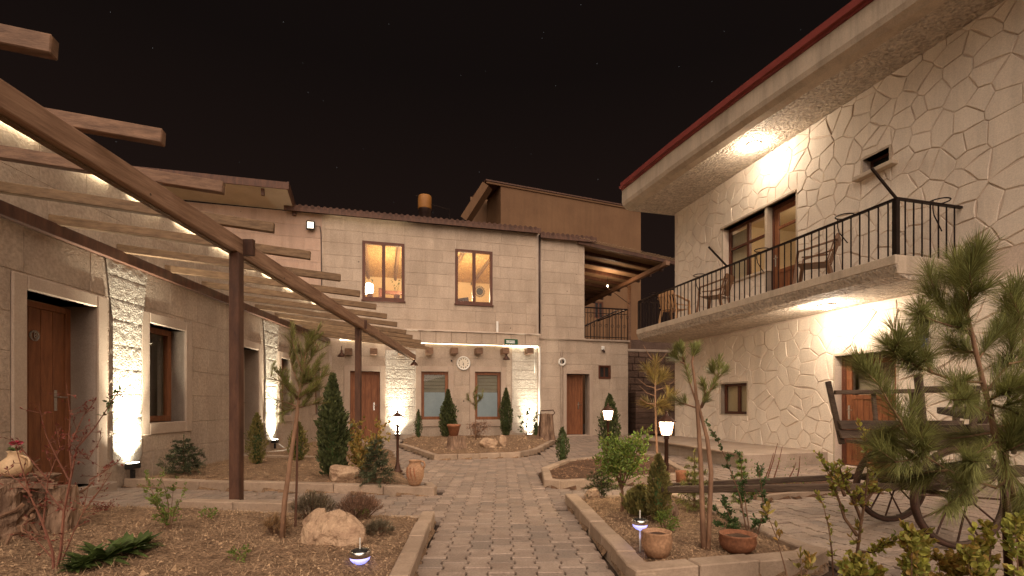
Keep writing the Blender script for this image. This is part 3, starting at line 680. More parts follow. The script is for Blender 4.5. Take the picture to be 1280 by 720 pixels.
# windows and doors
for o in (W1, W2):
    window(FA, o, .03, rb, cols=(1, 1), fw=.085, fd=.10)
    MB().fbox(FA, o[0]-.03, o[1]+.03, o[2]-.05, o[2], -.02, .06).build('sill', M['frame_wood'], rb, bevel=.005)
for o in (L1, L2):
    opening(FA, o, .16, M['surround'], rb, .03); fr = window(FA, o, -.06, rb, cols=(1,), fw=.095, fd=.07, m=M['door_wood'])
    a, b, c, d = o; zz = c+.095+(d-c-.19)*.58
    MB().fbox(FA, a+.095, b-.095, c+.095, zz, -.105, -.098).build('frosted_film', M['frosted'], fr)
    n = 5
    for i in range(n):
        h_ = (d-.095-zz)/n; MB().fbox(FA, a+.095, b-.095, zz+i*h_+.004, zz+(i+1)*h_-.004, -.12, -.112).build('blind_slat', M['blind'], fr)
opening(FA, D1, .15, M['surround'], rb, .03, bottom=False); door(FA, D1, -.10, rb, planks=4)
opening(FA, D2, .32, M['surround'], rb, .03, bottom=False); dd = door(FA, (D2[0], D2[1]-.14, D2[2], D2[3]), -.25, rb, planks=5)
opening(FA, S1, .2, M['frame_wood'], rb, .03); window(FA, S1, .0, rb, cols=(1, 1), fw=.04, glass=M['black'])
# lit upper room
rm = MB(); z0, z1, z2 = 3.9, 6.2, 6.55; a, b = W1[0]-1.3, W2[1]+1.6
rm.fbox(FA, a, b, z0-.1, z0, -5.0, -.36); rm.fbox(FA, a, b, z0, z2, -5.05, -5.0); rm.fbox(FA, a-.05, a, z0, z2, -5, -.36); rm.fbox(FA, b, b+.05, z0, z2, -5, -.36)
rm.build('room_wall', M['cream_wall'], rb)
rc = MB().fbox(FA, a, b, z1, z1+.05, -5.0, -.37).build('reed_ceiling', M['reed'], rb)
k = a+.3
while k < b:
    MB().tube([FA.P(k, z1-.06, -.4), FA.P(k, z1-.06, -5)], .06, 8).build('ceiling_pole', M['timber_pale'], rc); k += 1.05
MB().fbox(FA, (a+b)/2-.7, (a+b)/2-.5, z1-.22, z1-.08, -5, -.4).build('ceiling_beam', M['timber'], rc)
MB().fbox(FA, W1[0]+.55, W1[1]+.9, 5.0, 5.12, -2.6, -2.5).build('shelf_rail', M['frame_wood'], rb)
MB().fbox(FA, W1[0]+.46, W1[0]+.58, 3.9, 5.1, -2.2, -2.1).build('screen_edge', M['frame_wood'], rb)
_h = FA.hit(461, 362, -2.0); lmp = FA.P(_h[0], _h[1], -2.0)
t = thing('table_lamp', 'glowing table lamp inside the left lit upper window', 'lamp', lmp)
MB().lathe(lmp, [(.12, -.15), (.16, 0), (.14, .18), (.02, .24)], 14).build('shade', M['room_lamp'], t, smooth=True)
MB().lathe(lmp, [(.09, -.45), (.03, -.42), (.03, -.15)], 10).build('base', M['terracotta'], t, smooth=True)
point('room_light', FA.P((W1[0]+W2[0])/2, 4.9, -1.6), 230, (1, .74, .44), .12)
point('room_light', FA.P(W2[0]+.5, 4.8, -1.4), 150, (1, .74, .45), .12)
# wall ornament and laptop in the right window
_h = FA.hit(599.5, 364.5, -1.9); oc = FA.P(_h[0], _h[1], -1.9)
t = thing('wall_ornament', 'round dark medallion with spiky rim behind the right upper window', 'ornament', oc)
MB().disc(oc, (*FA.n, 0), .13, .02).build('face', M['black'], t)
MB().ring(oc, (*FA.n, 0), .165, .012, 24).build('ring', M['chimney_dark'], t)
sp = MB()
for i in range(20):
    q = 2*math.pi*i/20; sp.disc((oc[0]+FA.u[0]*.195*math.cos(q), oc[1]+FA.u[1]*.195*math.cos(q), oc[2]+.195*math.sin(q)), (*FA.n, 0), .016, .015, 8)
sp.build('beads', M['black'], t)
lp = FA.P(W2[0]+.28, W2[2]+.09, -.28)
t = thing('laptop', 'grey laptop standing open on the sill of the right upper window', 'laptop', lp)
MB().hexa([FA.P(W2[0]+a_, W2[2]+b_, c_) for a_, b_, c_ in ((.10, .09, -.40), (.10, .09, -.16), (.52, .09, -.16), (.52, .09, -.40), (.10, .12, -.40), (.10, .12, -.16), (.52, .12, -.16), (.52, .12, -.40))]).build('keyboard_half', M['concrete'], t)
MB().hexa([FA.P(W2[0]+a_, W2[2]+b_, c_) for a_, b_, c_ in ((.12, .12, -.42), (.12, .12, -.40), (.52, .12, -.40), (.52, .12, -.42), (.16, .26, -.50), (.16, .26, -.48), (.50, .33, -.48), (.50, .33, -.50))]).build('screen', M['chimney_dark'], t)

# clock, sign, camera, floodlights on the facade
cp = FA.hit(579.3, 454, .05); c = FA.P(*cp, .03)
t = thing('wall_clock', 'round white wall clock between the two lower reception windows', 'clock', c)
MB().disc(c, (*FA.n, 0), .195, .03, 32).build('dial', M['dial'], t)
MB().ring(FA.P(*cp, .06), (*FA.n, 0), .20, .022, 36).build('rim', M['white_metal'], t, smooth=True)
for i in range(12):
    q = i*math.pi/6; u, z = cp[0]+.145*math.sin(q), cp[1]+.145*math.cos(q)
    MB().fbox(FA, u-.011, u+.011, z-.018, z+.018, .061, .065).build('hour_mark', M['black'], t)
for q, l_, wd in ((R(178), .085, .012), (R(205), .06, .014), (R(330), .06, .007)):
    MB().beam(FA.P(cp[0], cp[1], .068), FA.P(cp[0]+l_*math.sin(q), cp[1]+l_*math.cos(q), .068), wd, .004, up=(*FA.n, 0)).build('hand', M['black'], t)
q0, q1, q2, q3 = FA.rect(630.5, 424, 647, 430.8, .2)
c = FA.P((q0+q1)/2, (q2+q3)/2, .2)
t = thing('reception_sign', 'small green sign with white lettering on the cornice', 'sign', c)
MB().fbox(FA, q0, q1, q2, q3, .204, .225).build('board', M['sign_green'], t)
MB().fbox(FA, q0+.05, q1-.10, q2+.045, q3-.045, .226, .229).build('white_band', M['sign_white'], t)
def text(s_, F, u, z, n, size, m, parent, ext=.002):
    cu = bpy.data.curves.new('lettering', 'FONT'); cu.body = s_; cu.size = size; cu.align_x = 'CENTER'; cu.align_y = 'CENTER'; cu.extrude = ext
    cu.materials.append(m); o = bpy.data.objects.new('lettering', cu); col.objects.link(o); o.parent = parent
    p = Vector(F.P(u, z, n))-Vector(ORG[parent.name]); o.location = p
    o.rotation_euler = (R(90), 0, math.atan2(F.u[1], F.u[0])); return to_mesh(o)
text('RECEPTION', FA, (q0+q1)/2-.025, (q2+q3)/2, .232, .075, M['sign_green'], t)
MB().add([FA.P(q1-.08, (q2+q3)/2-.02, .23), FA.P(q1-.03, (q2+q3)/2+.03, .23), FA.P(q1-.085, (q2+q3)/2+.035, .23)], [(0, 1, 2)]).build('arrow', M['black'], t)
u, z = FA.hit(753.6, 436, .05); c = FA.P(u, z, .03)
t = thing('wall_camera', 'small white camera fixed above the square window of the lower wing', 'camera', c)
MB().fbox(FA, u-.055, u+.055, z-.04, z+.09, .02, .08).build('mount', M['white_metal'], t, bevel=.01)
MB().tube([FA.P(u, z-.03, .05), FA.P(u, z-.12, .16)], .035, 10).build('lens_barrel', M['chimney_dark'], t, smooth=True)
u, z = FA.hit(388.3, 282, .1); c = FA.P(u, z, .02)
t = thing('floodlight', 'small lit floodlight high on the pinkish stone wall', 'lamp', c)
MB().fbox(FA, u-.12, u+.12, z-.13, z+.13, .08, .15).build('housing', M['black'], t, bevel=.02)
MB().fbox(FA, u-.085, u+.085, z-.09, z+.09, .151, .156).build('lens', M['flood_lens'], t)
MB().fbox(FA, u-.03, u+.03, z-.03, z+.03, .02, .08).build('arm', M['black'], t)
mb = MB(); mb.tube([FA.P(u+.14, z, .1), FA.P(u+.25, z+.02, .04), FA.P(u+.28, z-.2, .03), FA.P(u+.30, z-2.0, .03)], .012, 5).build('cable', M['black'], t)
for px, py, lab in ((633, 447, 'brown hanging wall lamp under the beam end beside the second lower window'), (517.5, 454, 'small brown lamp hanging under the tip of the pergola beam'), (427, 443, 'dark lamp on the far left beam end above the reception side door')):
    u, z = FA.hit(px, py, .3); c = FA.P(u, z, .3); t = thing('hanging_lamp', lab, 'lamp', c)
    MB().lathe(c, [(.02, .14), (.035, .1), (.03, .06), (.10, -.02), (.12, -.07), (.02, -.075)], 10).build('shade', M['lamp_bronze'], t, smooth=True)
    MB().tube([(c[0], c[1], c[2]+.12), (c[0], c[1], c[2]+.24)], .012, 6).build('stem', M['iron'], t)
MB().fbox(FA, *FA.rect(563.5, 448.5, 565, 450.5)[:2], 2.42, 2.47, .02, .05).build('switch', M['black'], rb)

# terrace railing, canopy and its post
trl = thing('terrace_railing', 'ornate dark iron railing round the roof terrace of the lower wing', 'railing', FA.P(uE, zw, 0))
zt = 4.38; hr = MB(); hr.tube([FA.P(uE+.03, zt, -.05), FA.P(uW, zt, -.05)], .025, 6); hr.tube([FA.P(uE+.03, zt-.18, -.05), FA.P(uW, zt-.18, -.05)], .014, 5); hr.tube([FA.P(uE+.03, zw+.1, -.05), FA.P(uW, zw+.1, -.05)], .016, 5)
hr.tube([FA.P(uW, zt, -.05), FA.P(uW, zt, -2.5)], .025, 6); hr.tube([FA.P(uE+.1, 3.75, -.6), FA.P(uW-.1, 4.45, -.6)], .025, 6)
hr.build('handrail', M['iron'], trl)
n = int((uW-uE)/.115)
for i in range(n+1):
    u = uE+.03+(uW-uE-.03)*i/n; b = MB(); b.tube([FA.P(u, zw, -.05), FA.P(u, zt, -.05)], .010 if i % 4 else .018, 5)
    if i % 2: b.ring(FA.P(u, 3.78, -.05), (*FA.n, 0), .05, .007, 14, 4)
    else: b.ring(FA.P(u, 4.10, -.05), (*FA.n, 0), .045, .007, 14, 4)
    b.build('baluster', M['iron'], trl)
for i in range(9):
    u = uE+.15+(uW-uE-.3)*i/8; MB().tube([FA.P(u, zw, -.6), FA.P(u, 3.75+.7*i/8, -.6)], .010, 5).build('baluster', M['iron'], trl)
cn = thing('terrace_canopy', 'timber canopy roofed with reed matting beside the upper storey', 'canopy', FA.P(uE, 6.2, 0))
ua, ub = uE+.03, FA.hit(843, 330)[0]
def cz(u): return 6.50-(u-ua)/(ub-ua)*.42
def czn(n): return 0
cb = MB(); cb.beam(FA.P(ub-.45, cz(ub-.45)-.12, .3), FA.P(ub-.45, cz(ub-.45)-.12, -7.3), .16, .16); cb.build('beam', M['timber'], cn, bevel=.01)
for i in range(9):
    n_ = .1-.86*i; MB().beam(FA.P(ua-.3, cz(ua-.3), n_), FA.P(ub, cz(ub), n_), .09, .12).build('rafter', M['timber_dark'], cn)
    if i < 8:
        a_, b_ = n_-.02, n_-.84; MB().hexa([FA.P(ua-.05, cz(ua)+.065, a_), FA.P(ua-.05, cz(ua)+.065, b_), FA.P(ub, cz(ub)+.065, b_), FA.P(ub, cz(ub)+.065, a_), FA.P(ua-.05, cz(ua)+.10, a_), FA.P(ua-.05, cz(ua)+.10, b_), FA.P(ub, cz(ub)+.10, b_), FA.P(ub, cz(ub)+.10, a_)]).build('reed_panel', M['reed_mat'], cn)
mb = MB()
for i in range(70):
    u = ua-.3+(ub-ua+.3)*i/70; mb.beam(FA.P(u, cz(u)+.06, .16), FA.P(u+.03, cz(u)+random.uniform(.10, .14), .22), .02, .02)
mb.build('reed_fringe', M['reed_mat'], cn)
bq_ = FA.P(ub-1.55, 5.72, -2.2); bb = thing('canopy_fill_bulb', 'tiny added fill bulb hanging under the terrace canopy beam', 'lamp', bq_)  # added bulb, put in to brighten the canopy underside
MB().rock(bq_, .028, .028, .035, 0, 2, 0).build('bulb', M['bulb'], bb, smooth=True); MB().tube([(bq_[0], bq_[1], bq_[2]+.03), (bq_[0], bq_[1], bq_[2]+.35)], .006, 5).build('flex', M['black'], bb)
point('canopy_fill_light', bq_, 55, (1, .66, .40), .06)  # added fill light for the reed matting above
pX = FA.P(ub-.45, 0, -2.5); MB().box(pX[0]-.06, pX[0]+.06, pX[1]-.06, pX[1]+.06, 0, cz(ub)-.2).build('post', M['timber'], cn, bevel=.008)
pX = FA.P(ua+.18, 0, -1.0); MB().box(pX[0]-.05, pX[0]+.05, pX[1]-.05, pX[1]+.05, zw, 6.3).build('post', M['timber_dark'], cn)
mb = MB(); q = FA.P(ub-.45, 5.1, -2.45); q2_ = FA.P(ub-1.5, 5.75, -2.45); mb.tube([q, q2_], .012, 5); mb.build('stay', M['iron'], cn)
# ================================================================== LEFT WING
lw_ = thing('left_wing', 'single storey stone wing with doors and windows behind the pergola', 'building', (LE.P(8, 0, 0)[0], LE.P(8, 0, 0)[1], 0))
ZL = 3.86
A1 = LE.rect(31, 362, 119, 600); A1 = (A1[0], A1[1], .10, LE.hit(31, 362)[1])
A2 = LE.rect(185, 403, 230, 527); A2 = (A2[0], A2[1], .80, 2.19)
A3 = LE.rect(303, 434, 322, 560); A3 = (A3[0], A3[1], .05, 2.17)
A4 = LE.rect(350.5, 446, 362, 527); A4 = (A4[0], A4[1], .80, 2.12)
A5 = (LE.hit(394, 450)[0], LE.hit(400, 450)[0], .8, 2.1)
lops = [A1, A2, A3, A4, A5]; ul0, ul1 = 1.2, 14.85
wall_mesh(LE, (ul0, ul1, -.05, ZL), lops, -.40, 0).build('wall', M['mortar'], lw_)
MB().fbox(LE, ul0, ul1, ZL, ZL+.10, -.45, .06).build('coping', M['concrete'], lw_, bevel=.01)
k = ul0+.4
while k < ul1-.6:
    MB().fbox(LE, k, k+.62, ZL-.04, ZL-.012, .035, .055).build('led_strip', M['led'], lw_); k += .98
Q1 = (LE.hit(137.5, 500)[0], LE.hit(174, 500)[0], .28, 2.86); Q2 = (LE.hit(330, 500)[0], LE.hit(343.5, 500)[0], .28, 2.86)
lsur = []
for o, s_, b in ((A1, .16, 0), (A2, .17, -.17), (A3, .15, 0), (A4, .15, -.15)):
    q = (o[0]-s_, o[1]+s_, (o[2]+b) if b else -.02, o[3]+.15); lsur.append(q)
    mb = MB()
    for a in cut([q], o): mb.fbox(LE, *a, 0, .032)
    mb.build('surround', M['surround'], lw_, bevel=.012)
gap1 = (Q1[1]+.02, A2[0]-.19, .5, 2.35); gap2 = (Q2[1]+.02, A4[0]-.17, .5, 2.3)
for gp_ in (gap1, gap2):
    if gp_[1] > gp_[0]: MB().fbox(LE, *gp_, 0, .012).build('smooth_strip', M['plaster'], lw_, bevel=.004)
blocks(LE, (ul0, ul1, 0, 2.86), lops+lsur+[Q1, Q2], .66, .40, 0, .008, M['wing_stone'], lw_, 190, seed=11, g=.0025)
blocks(LE, (ul0, ul1, 2.98, ZL-.05), [], .66, .42, 0, .008, M['wing_stone'], lw_, 60, seed=12, g=.0025)
rough_strip(LE, Q1, lw_, flare=.45, seed=5, n0=.020); rough_strip(LE, Q2, lw_, flare=.45, seed=6, n0=.020)
opening(LE, A1, .42, M['surround'], lw_, .02, bottom=False, name='reveal')
dr = door(LE, (A1[0], A1[1], A1[2], A1[3]-.03), -.30, lw_, planks=5, hu=.84)
u_, z_ = LE.hit(43.5, 419.5, -.29)
np_ = MB().ring(LE.P(u_, z_, -.292), (*LE.n, 0), .052, .010, 24).build('number_plate', M['chrome'], dr)
cu = bpy.data.curves.new('door_number', 'FONT'); cu.body = '8'; cu.size = .10; cu.align_x = 'CENTER'; cu.align_y = 'CENTER'; cu.extrude = .004; cu.materials.append(M['chrome'])
o = bpy.data.objects.new('door_number', cu); col.objects.link(o); o.parent = dr; o.location = Vector(LE.P(u_, z_, -.285))-Vector(ORG[dr.name]); o.rotation_euler = (R(90), 0, math.atan2(LE.u[1], LE.u[0])); to_mesh(o)
opening(LE, A2, .30, M['surround'], lw_, .02); window(LE, A2, -.19, lw_, cols=(1,), fw=.085, fd=.07, m=M['door_wood'])
opening(LE, A3, .40, M['surround'], lw_, .02, bottom=False); door(LE, A3, -.28, lw_, planks=4, m=M['surround'])
opening(LE, A4, .30, M['surround'], lw_, .02); window(LE, A4, -.15, lw_, cols=(1,), fw=.08, fd=.07, glass=M['curtain'], m=M['door_wood'])
opening(LE, A5, .30, M['surround'], lw_, .0); window(LE, A5, -.1, lw_, cols=(1,), fw=.08, fd=.07, m=M['door_wood'], glass=M['black'])
# room behind the first window
a, b = A2[0]-1.0, A2[1]+1.0
rm = MB(); rm.fbox(LE, a, b, .3, 2.7, -2.75, -2.7); rm.fbox(LE, a-.05, a, .3, 2.7, -2.7, -.42); rm.fbox(LE, b, b+.05, .3, 2.7, -2.7, -.42); rm.fbox(LE, a, b, .25, .3, -2.7, -.42); rm.fbox(LE, a, b, 2.7, 2.75, -2.7, -.42)
rm.build('room_wall', M['cream_wall'], lw_)
cw = MB(); ns = 16; _c0 = LE.hit(203, 450, -.27)[0]; _c1 = LE.hit(221, 450, -.27)[0]
for i in range(ns+1):
    u = _c0+(_c1-_c0)*i/ns; cw.v += [LE.P(u, .6, -.28-.015*(i % 2)), LE.P(u, 2.3, -.28-.015*(i % 2))]
    if i: k = 2*i; cw.f.append((k-2, k, k+1, k-1))
cw.build('curtain', M['thin_curtain'], lw_, recalc=False)
_h = LE.hit(193, 512, -1.2); bl = LE.P(_h[0], _h[1], -1.2)
bl_u = _h[0]+.5
t = thing('green_lamp', 'table lamp with green base glowing behind the first ground floor window', 'lamp', bl)
MB().lathe(bl, [(.05, -.3), (.10, -.22), (.10, -.05), (.03, 0), (.03, .06)], 14).build('base', mat('green_glaze', (.10, .22, .05), bump=0, rough=.3), t, smooth=True)
MB().lathe(bl, [(.15, .06), (.09, .26)], 14).build('shade', M['room_lamp'], t, smooth=True)
point('room_light', LE.P(bl_u, 1.5, -1.0), 130, (1, .66, .33), .08)
# threshold slab of the first door
MB().fbox(LE, A1[0]-.2, A1[1]+.2, -.02, .10, -.42, .12).build('threshold', M['concrete'], lw_, bevel=.01)

# ================================================================== PERGOLA
pg = thing('pergola', 'long timber pergola fixed along the left stone wing', 'pergola', (-2.85, 5.13, 0))
def bz(y): return 2.83-(y-2.73)*(.25/12.5)
def bx_(y): return -2.79-.012*y
by0, by1 = 1.5, 15.1
mb = MB(); mb.beam((bx_(by0), by0, bz(by0)-.08), (bx_(7.6), 7.6, bz(7.6)-.08), .075, .16); mb.build('beam', M['timber_beam'], pg, bevel=.006)
mb = MB(); mb.beam((bx_(7.55)+.012, 7.4, bz(7.4)-.09), (bx_(by1), by1, bz(by1)-.09), .075, .16); mb.build('beam', M['timber_beam'], pg, bevel=.006)
mb = MB(); mb.beam((bx_(by0)-.09, by0, bz(by0)-.07), (bx_(by1)-.09, by1, bz(by1)-.08), .05, .12); mb.build('beam', M['timber_beam'], pg, bevel=.006)
MB().beam((bx_(by0)-.045, by0, bz(by0)-.168), (bx_(by1)-.045, by1, bz(by1)-.178), .05, .008).build('led_strip', M['timber_pale'], pg)
ldg = MB(); ldg.fbox(LE, 1.0, 14.7, 2.86, 3.0, .022, .09); ldg.build('ledger', M['timber_dark'], pg, bevel=.005)
post1 = (-2.85, 5.13); 
for (x, y) in (post1, (-2.96, 9.55)):
    z = bz(y)-.165; MB().box(x-.052, x+.052, y-.052, y+.052, -.02, z).build('post', M['timber_dark'], pg, bevel=.008)
    MB().box(x-.04, x+.14, y+.06, y+.11, z+.0, z+.17).build('bracket', M['timber_dark'], pg, bevel=.005)
tips = [1.7, 2.54, 3.4, 4.18, 5.08, 6.0, 7.0, 7.95, 8.9, 9.85, 10.8, 11.75, 12.6, 13.45, 14.25, 14.9]
for i, y in enumerate(tips):
    over = .44+random.uniform(-.03, .05)
    zt_ = 2.885-(y-2.7)*.012+random.uniform(-.01, .01); xt = bx_(y)+over
    d = Vector((FA.u[0], FA.u[1], 0)); L = (xt+4.66+.052*y)/(FA.u[0]); a = Vector((xt, y, zt_)); b = a-d*L; b.z = 3.045
    a2 = Vector((xt, y, zt_-.0))
    MB().beam(a2, b, .068, .098).build('rafter', M['timber'] if i < 4 else M['timber_pale'], pg, bevel=.006)

# ================================================================== RIGHT HOUSE
rh = thing('right_house', 'white plastered house with crazy paved wall relief and balcony', 'building', RI.P(4, 0, 0))
ZS = 6.2
U1 = RI.rect(904, 285, 995.3, 364); UD0 = RI.hit(958, 300)[0]
zt1 = 5.12
WU = (U1[0], UD0, 3.84, zt1); DU = (UD0, U1[1], 3.0, zt1); UP = (U1[0], U1[1], 3.0, zt1)
VN = RI.rect(1079, 200, 1112, 205); VN = (VN[0], VN[1], 4.82, 5.08)
GW = RI.rect(901, 481, 934, 518); GW = (GW[0], GW[1], .84, 1.53)
GD = RI.rect(1044, 446, 1121, 585); GD = (GD[0], GD[1], 0, 1.90)
rops = [WU, DU, VN, GW, GD]; ur1 = 11.5
wall_mesh(RI, (0, ur1, -.05, ZS), rops, -.45, 0).build('wall', M['plaster_groove'], rh)
wm = MB(); wm.fbox(RI, 0, .3, -.05, ZS, -6, -.45); wm.build('end_wall', M['plaster_groove'], rh)

def clip(poly, a, b, c):        # keep a*x+b*y <= c
    out = []; n = len(poly)
    for i in range(n):
        p, q = poly[i], poly[(i+1) % n]; dp, dq = a*p[0]+b*p[1]-c, a*q[0]+b*q[1]-c
        if dp <= 0: out.append(p)
        if dp*dq < 0: t = dp/(dp-dq); out.append((p[0]+(q[0]-p[0])*t, p[1]+(q[1]-p[1])*t))
    return out
def area(p): return abs(sum(p[i][0]*p[(i+1) % len(p)][1]-p[(i+1) % len(p)][0]*p[i][1] for i in range(len(p))))/2 if len(p) > 2 else 0
def crazy(F, u0, u1, z0, z1, ops, size, budget, m, parent, seed=5):
    rr = random.Random(seed); seeds = []
    nu, nz = int((u1-u0)/size)+1, int((z1-z0)/(size*.8))+1
    for j in range(-1, nz+1):
        for i in range(-1, nu+1):
            seeds.append((u0+(i+.5+(j % 2)*.5+rr.uniform(-.5, .5))*size, z0+(j+.5+rr.uniform(-.5, .5))*size*.8))
    seeds = [q for q in seeds if rr.random() > .10]
    cells = []; gapw = .006
    for s_ in seeds:
        P = [(u0, z0), (u1, z0), (u1, z1), (u0, z1)]
        for q in seeds:
            dx, dy = q[0]-s_[0], q[1]-s_[1]; d = math.hypot(dx, dy)
            if d < 1e-6 or d > size*3: continue
            P = clip(P, dx/d, dy/d, (s_[0]*dx+s_[1]*dy)/d+d/2-gapw)
            if len(P) < 3: break
        if len(P) < 3: continue
        pcs = [P]
        for (a, b, c, e) in ops:
            a -= .03; b += .03; c -= .03; e += .03; nx = []
            for p in pcs:
                xs = [v[0] for v in p]; ys = [v[1] for v in p]
                if max(xs) <= a or min(xs) >= b or max(ys) <= c or min(ys) >= e: nx.append(p); continue
                nx.append(clip(p, 1, 0, a)); nx.append(clip(p, -1, 0, -b)); mid = clip(clip(p, -1, 0, -a), 1, 0, b)
                if len(mid) > 2: nx.append(clip(mid, 0, 1, c)); nx.append(clip(mid, 0, -1, -e))
            pcs = [p for p in nx if len(p) > 2]
        for p in pcs:
            if area(p) > .006: cells.append(p)
    def key(p):
        u = sum(v[0] for v in p)/len(p); z = sum(v[1] for v in p)/len(p); w_ = F.P(u, z); out = (w_[0]/max(w_[1], .05) > 1.06) or w_[1] < .2
        return (9 if out else 0)-area(p)/(w_[0]**2+w_[1]**2)
    cells.sort(key=key); rest = MB()
    for i, p in enumerate(cells):
        mb = MB() if i < budget else rest
        n = len(p); cu_ = sum(v[0] for v in p)/n; cz_ = sum(v[1] for v in p)/n
        tu, tz = rr.uniform(-.035, .035), rr.uniform(-.035, .035); h = rr.uniform(.008, .015)
        # wobble the edges: insert midpoints
        pts = []
        for k in range(n):
            a, b = p[k], p[(k+1) % n]; pts.append(a); l = math.hypot(b[0]-a[0], b[1]-a[1])
            if l > .12:
                t = rr.uniform(.35, .65); o_ = -l*rr.uniform(.0, .05); nx_, nz_ = (b[1]-a[1])/l, -(b[0]-a[0])/l
                mx_, mz_ = a[0]+(b[0]-a[0])*t, a[1]+(b[1]-a[1])*t
                sg = 1 if (mx_-cu_)*nx_+(mz_-cz_)*nz_ > 0 else -1; pts.append((mx_+nx_*sg*o_, mz_+nz_*sg*o_))
        n = len(pts); vs = []
        for s_, e in ((1, 0), (1, .65), (.95, 1)):
            for (u, z) in pts:
                uu, zz = cu_+(u-cu_)*s_, cz_+(z-cz_)*s_
                if e == 1:
                    l = math.hypot(u-cu_, z-cz_); k2 = max(.5, 1-.009/max(l, .02)); uu, zz = cu_+(u-cu_)*k2, cz_+(z-cz_)*k2
                hh = (h+(uu-cu_)*tu+(zz-cz_)*tz)*e; vs.append(F.P(uu, zz, .001+max(hh, .002*e)))
        fs = [(j*n+q, j*n+(q+1) % n, (j+1)*n+(q+1) % n, (j+1)*n+q) for j in range(2) for q in range(n)]+[tuple(range(2*n, 3*n))]
        mb.add(vs, fs)
        if i < budget: mb.build('stone', m, parent)
    if rest.v: tag(rest.build('stones_beyond', m, parent), kind='stuff')
    return len(cells)
nc = crazy(RI, .02, ur1, 0.0, ZS, [WU, DU, VN, GW, GD, (0, 9, 2.70, 3.02)], .315, 296, M['plaster'], rh)
# eave: soffit, rounded fascia and red metal edge.  ring of cross sections along the wall
es = [(-.10, 1.52), (2.0, 1.42), (4.2, 1.25), (6.5, 1.02), (9.0, .80), (11.5, .60)]
def eave(sec, name, m, smooth=False, par=rh):
    mb = MB(); n = len(sec(1.0))
    for u, d in es:
        for (nn, z) in sec(d): mb.v.append(RI.P(u, z, nn))
    for i in range(len(es)-1):
        for j in range(n): mb.f.append((i*n+j, i*n+(j+1) % n, (i+1)*n+(j+1) % n, (i+1)*n+j))
    mb.f.append(tuple(range(n))); mb.f.append(tuple((len(es)-1)*n+j for j in reversed(range(n))))
    return mb.build(name, m, par, smooth=smooth)
ev = eave(lambda d: [(-.4, ZS), (d-.26, ZS+.0), (d-.26, ZS+.3), (-.4, ZS+.3)], 'eave_soffit', M['stucco'])
eave(lambda d: [(d-.26, ZS-.001), (d-.12, ZS+.03), (d-.03, ZS+.10), (d, ZS+.18), (d, ZS+.50), (d-.26, ZS+.50)], 'fascia', M['smooth_render'], par=ev)
eave(lambda d: [(-.4, ZS+.505), (d+.02, ZS+.505), (d+.045, ZS+.60), (d+.045, ZS+.70), (-.4, ZS+1.0)], 'roof', M['red_metal'], par=ev)
eave(lambda d: [(d+.02, ZS+.545), (d+.085, ZS+.55), (d+.085, ZS+.60), (d+.02, ZS+.60)], 'gutter', M['red_metal'], par=ev)
# balcony
bd = 1.22; bu0, bu1 = .15, RI.hit(1205, 300)[0]
sl = MB()
prof = [(0, 2.70), (bd-.22, 2.70), (bd-.06, 2.75), (bd, 2.86), (bd, 3.0), (0, 3.0)]
for u in (bu0, bu1):
    for n_, z in prof: sl.v.append(RI.P(u, z, n_))
np2 = len(prof)
for j in range(np2): sl.f.append((j, (j+1) % np2, np2+(j+1) % np2, np2+j))
sl.f += [tuple(range(np2)), tuple(np2+j for j in reversed(range(np2)))]
bal = sl.build('balcony_slab', M['stucco'], rh)
MB().fbox(RI, bu0-.01, bu1+.012, 2.88, 3.006, bd-.03, bd+.012).build('slab_edge', M['smooth_render'], bal, bevel=.008)
MB().fbox(RI, bu1-.03, bu1+.012, 2.76, 3.006, 0, bd-.031).build('slab_edge', M['smooth_render'], bal, bevel=.008)
ra = MB(); zr = 3.76; ne = bd-.05
ra.fbox(RI, bu0, bu1+.0, zr-.03, zr, ne-.02, ne+.02); ra.fbox(RI, bu1-.04, bu1, zr-.03, zr, .02, ne-.021); ra.fbox(RI, bu0, bu0+.03, zr-.03, zr, .02, ne-.021)
rl = ra.build('railing', M['iron'], rh)
MB().fbox(RI, bu1-.06, bu1, 3.0, zr-.03, ne-.03, ne+.03).build('corner_post', M['iron'], rl)
MB().fbox(RI, bu0, bu0+.05, 3.0, zr-.03, ne-.03, ne+.03).build('corner_post', M['iron'], rl)
n = 50; sb = MB().fbox(RI, 0, .014, 3.0, zr-.03, -.007, .007)
for i in range(1, n):
    u = bu0+(bu1-bu0)*i/n; MB().fbox(RI, u-.007, u+.007, 3.0, zr-.03, ne-.007, ne+.007).build('baluster', M['iron'], rl)
for i in range(1, 8):
    nn = ne*i/8; MB().fbox(RI, bu1-.027, bu1-.013, 3.0, zr-.03, nn-.007, nn+.007).build('baluster', M['iron'], rl)
    if i < 7: MB().fbox(RI, bu0+.008, bu0+.022, 3.0, zr-.03, nn-.007, nn+.007).build('baluster', M['iron'], rl)
def pot_ring(c, axis):
    mb = MB(); mb.ring(c, (0, 0, 1), .115, .009, 24, 5)
    a = Vector(axis); base = Vector(c)-a*.115
    mb.tube([base+Vector((0, 0, 0)), base-Vector((0, 0, .12)), base+a*.02-Vector((0, 0, .20)), base+a*.16-Vector((0, 0, .40))], .008, 5)
    mb.build('pot_ring', M['iron'], rl)
for px, py in ((1049, 270), (946, 311), (869, 340), (813, 363)):
    u, z = RI.hit(px, py, ne+.10); pot_ring(RI.P(u, zr+.03, ne+.0), (RI.u[0], RI.u[1], 0))
pot_ring(RI.P(bu1-.02, zr+.03, ne*.36), (-RI.n[0], -RI.n[1], 0))
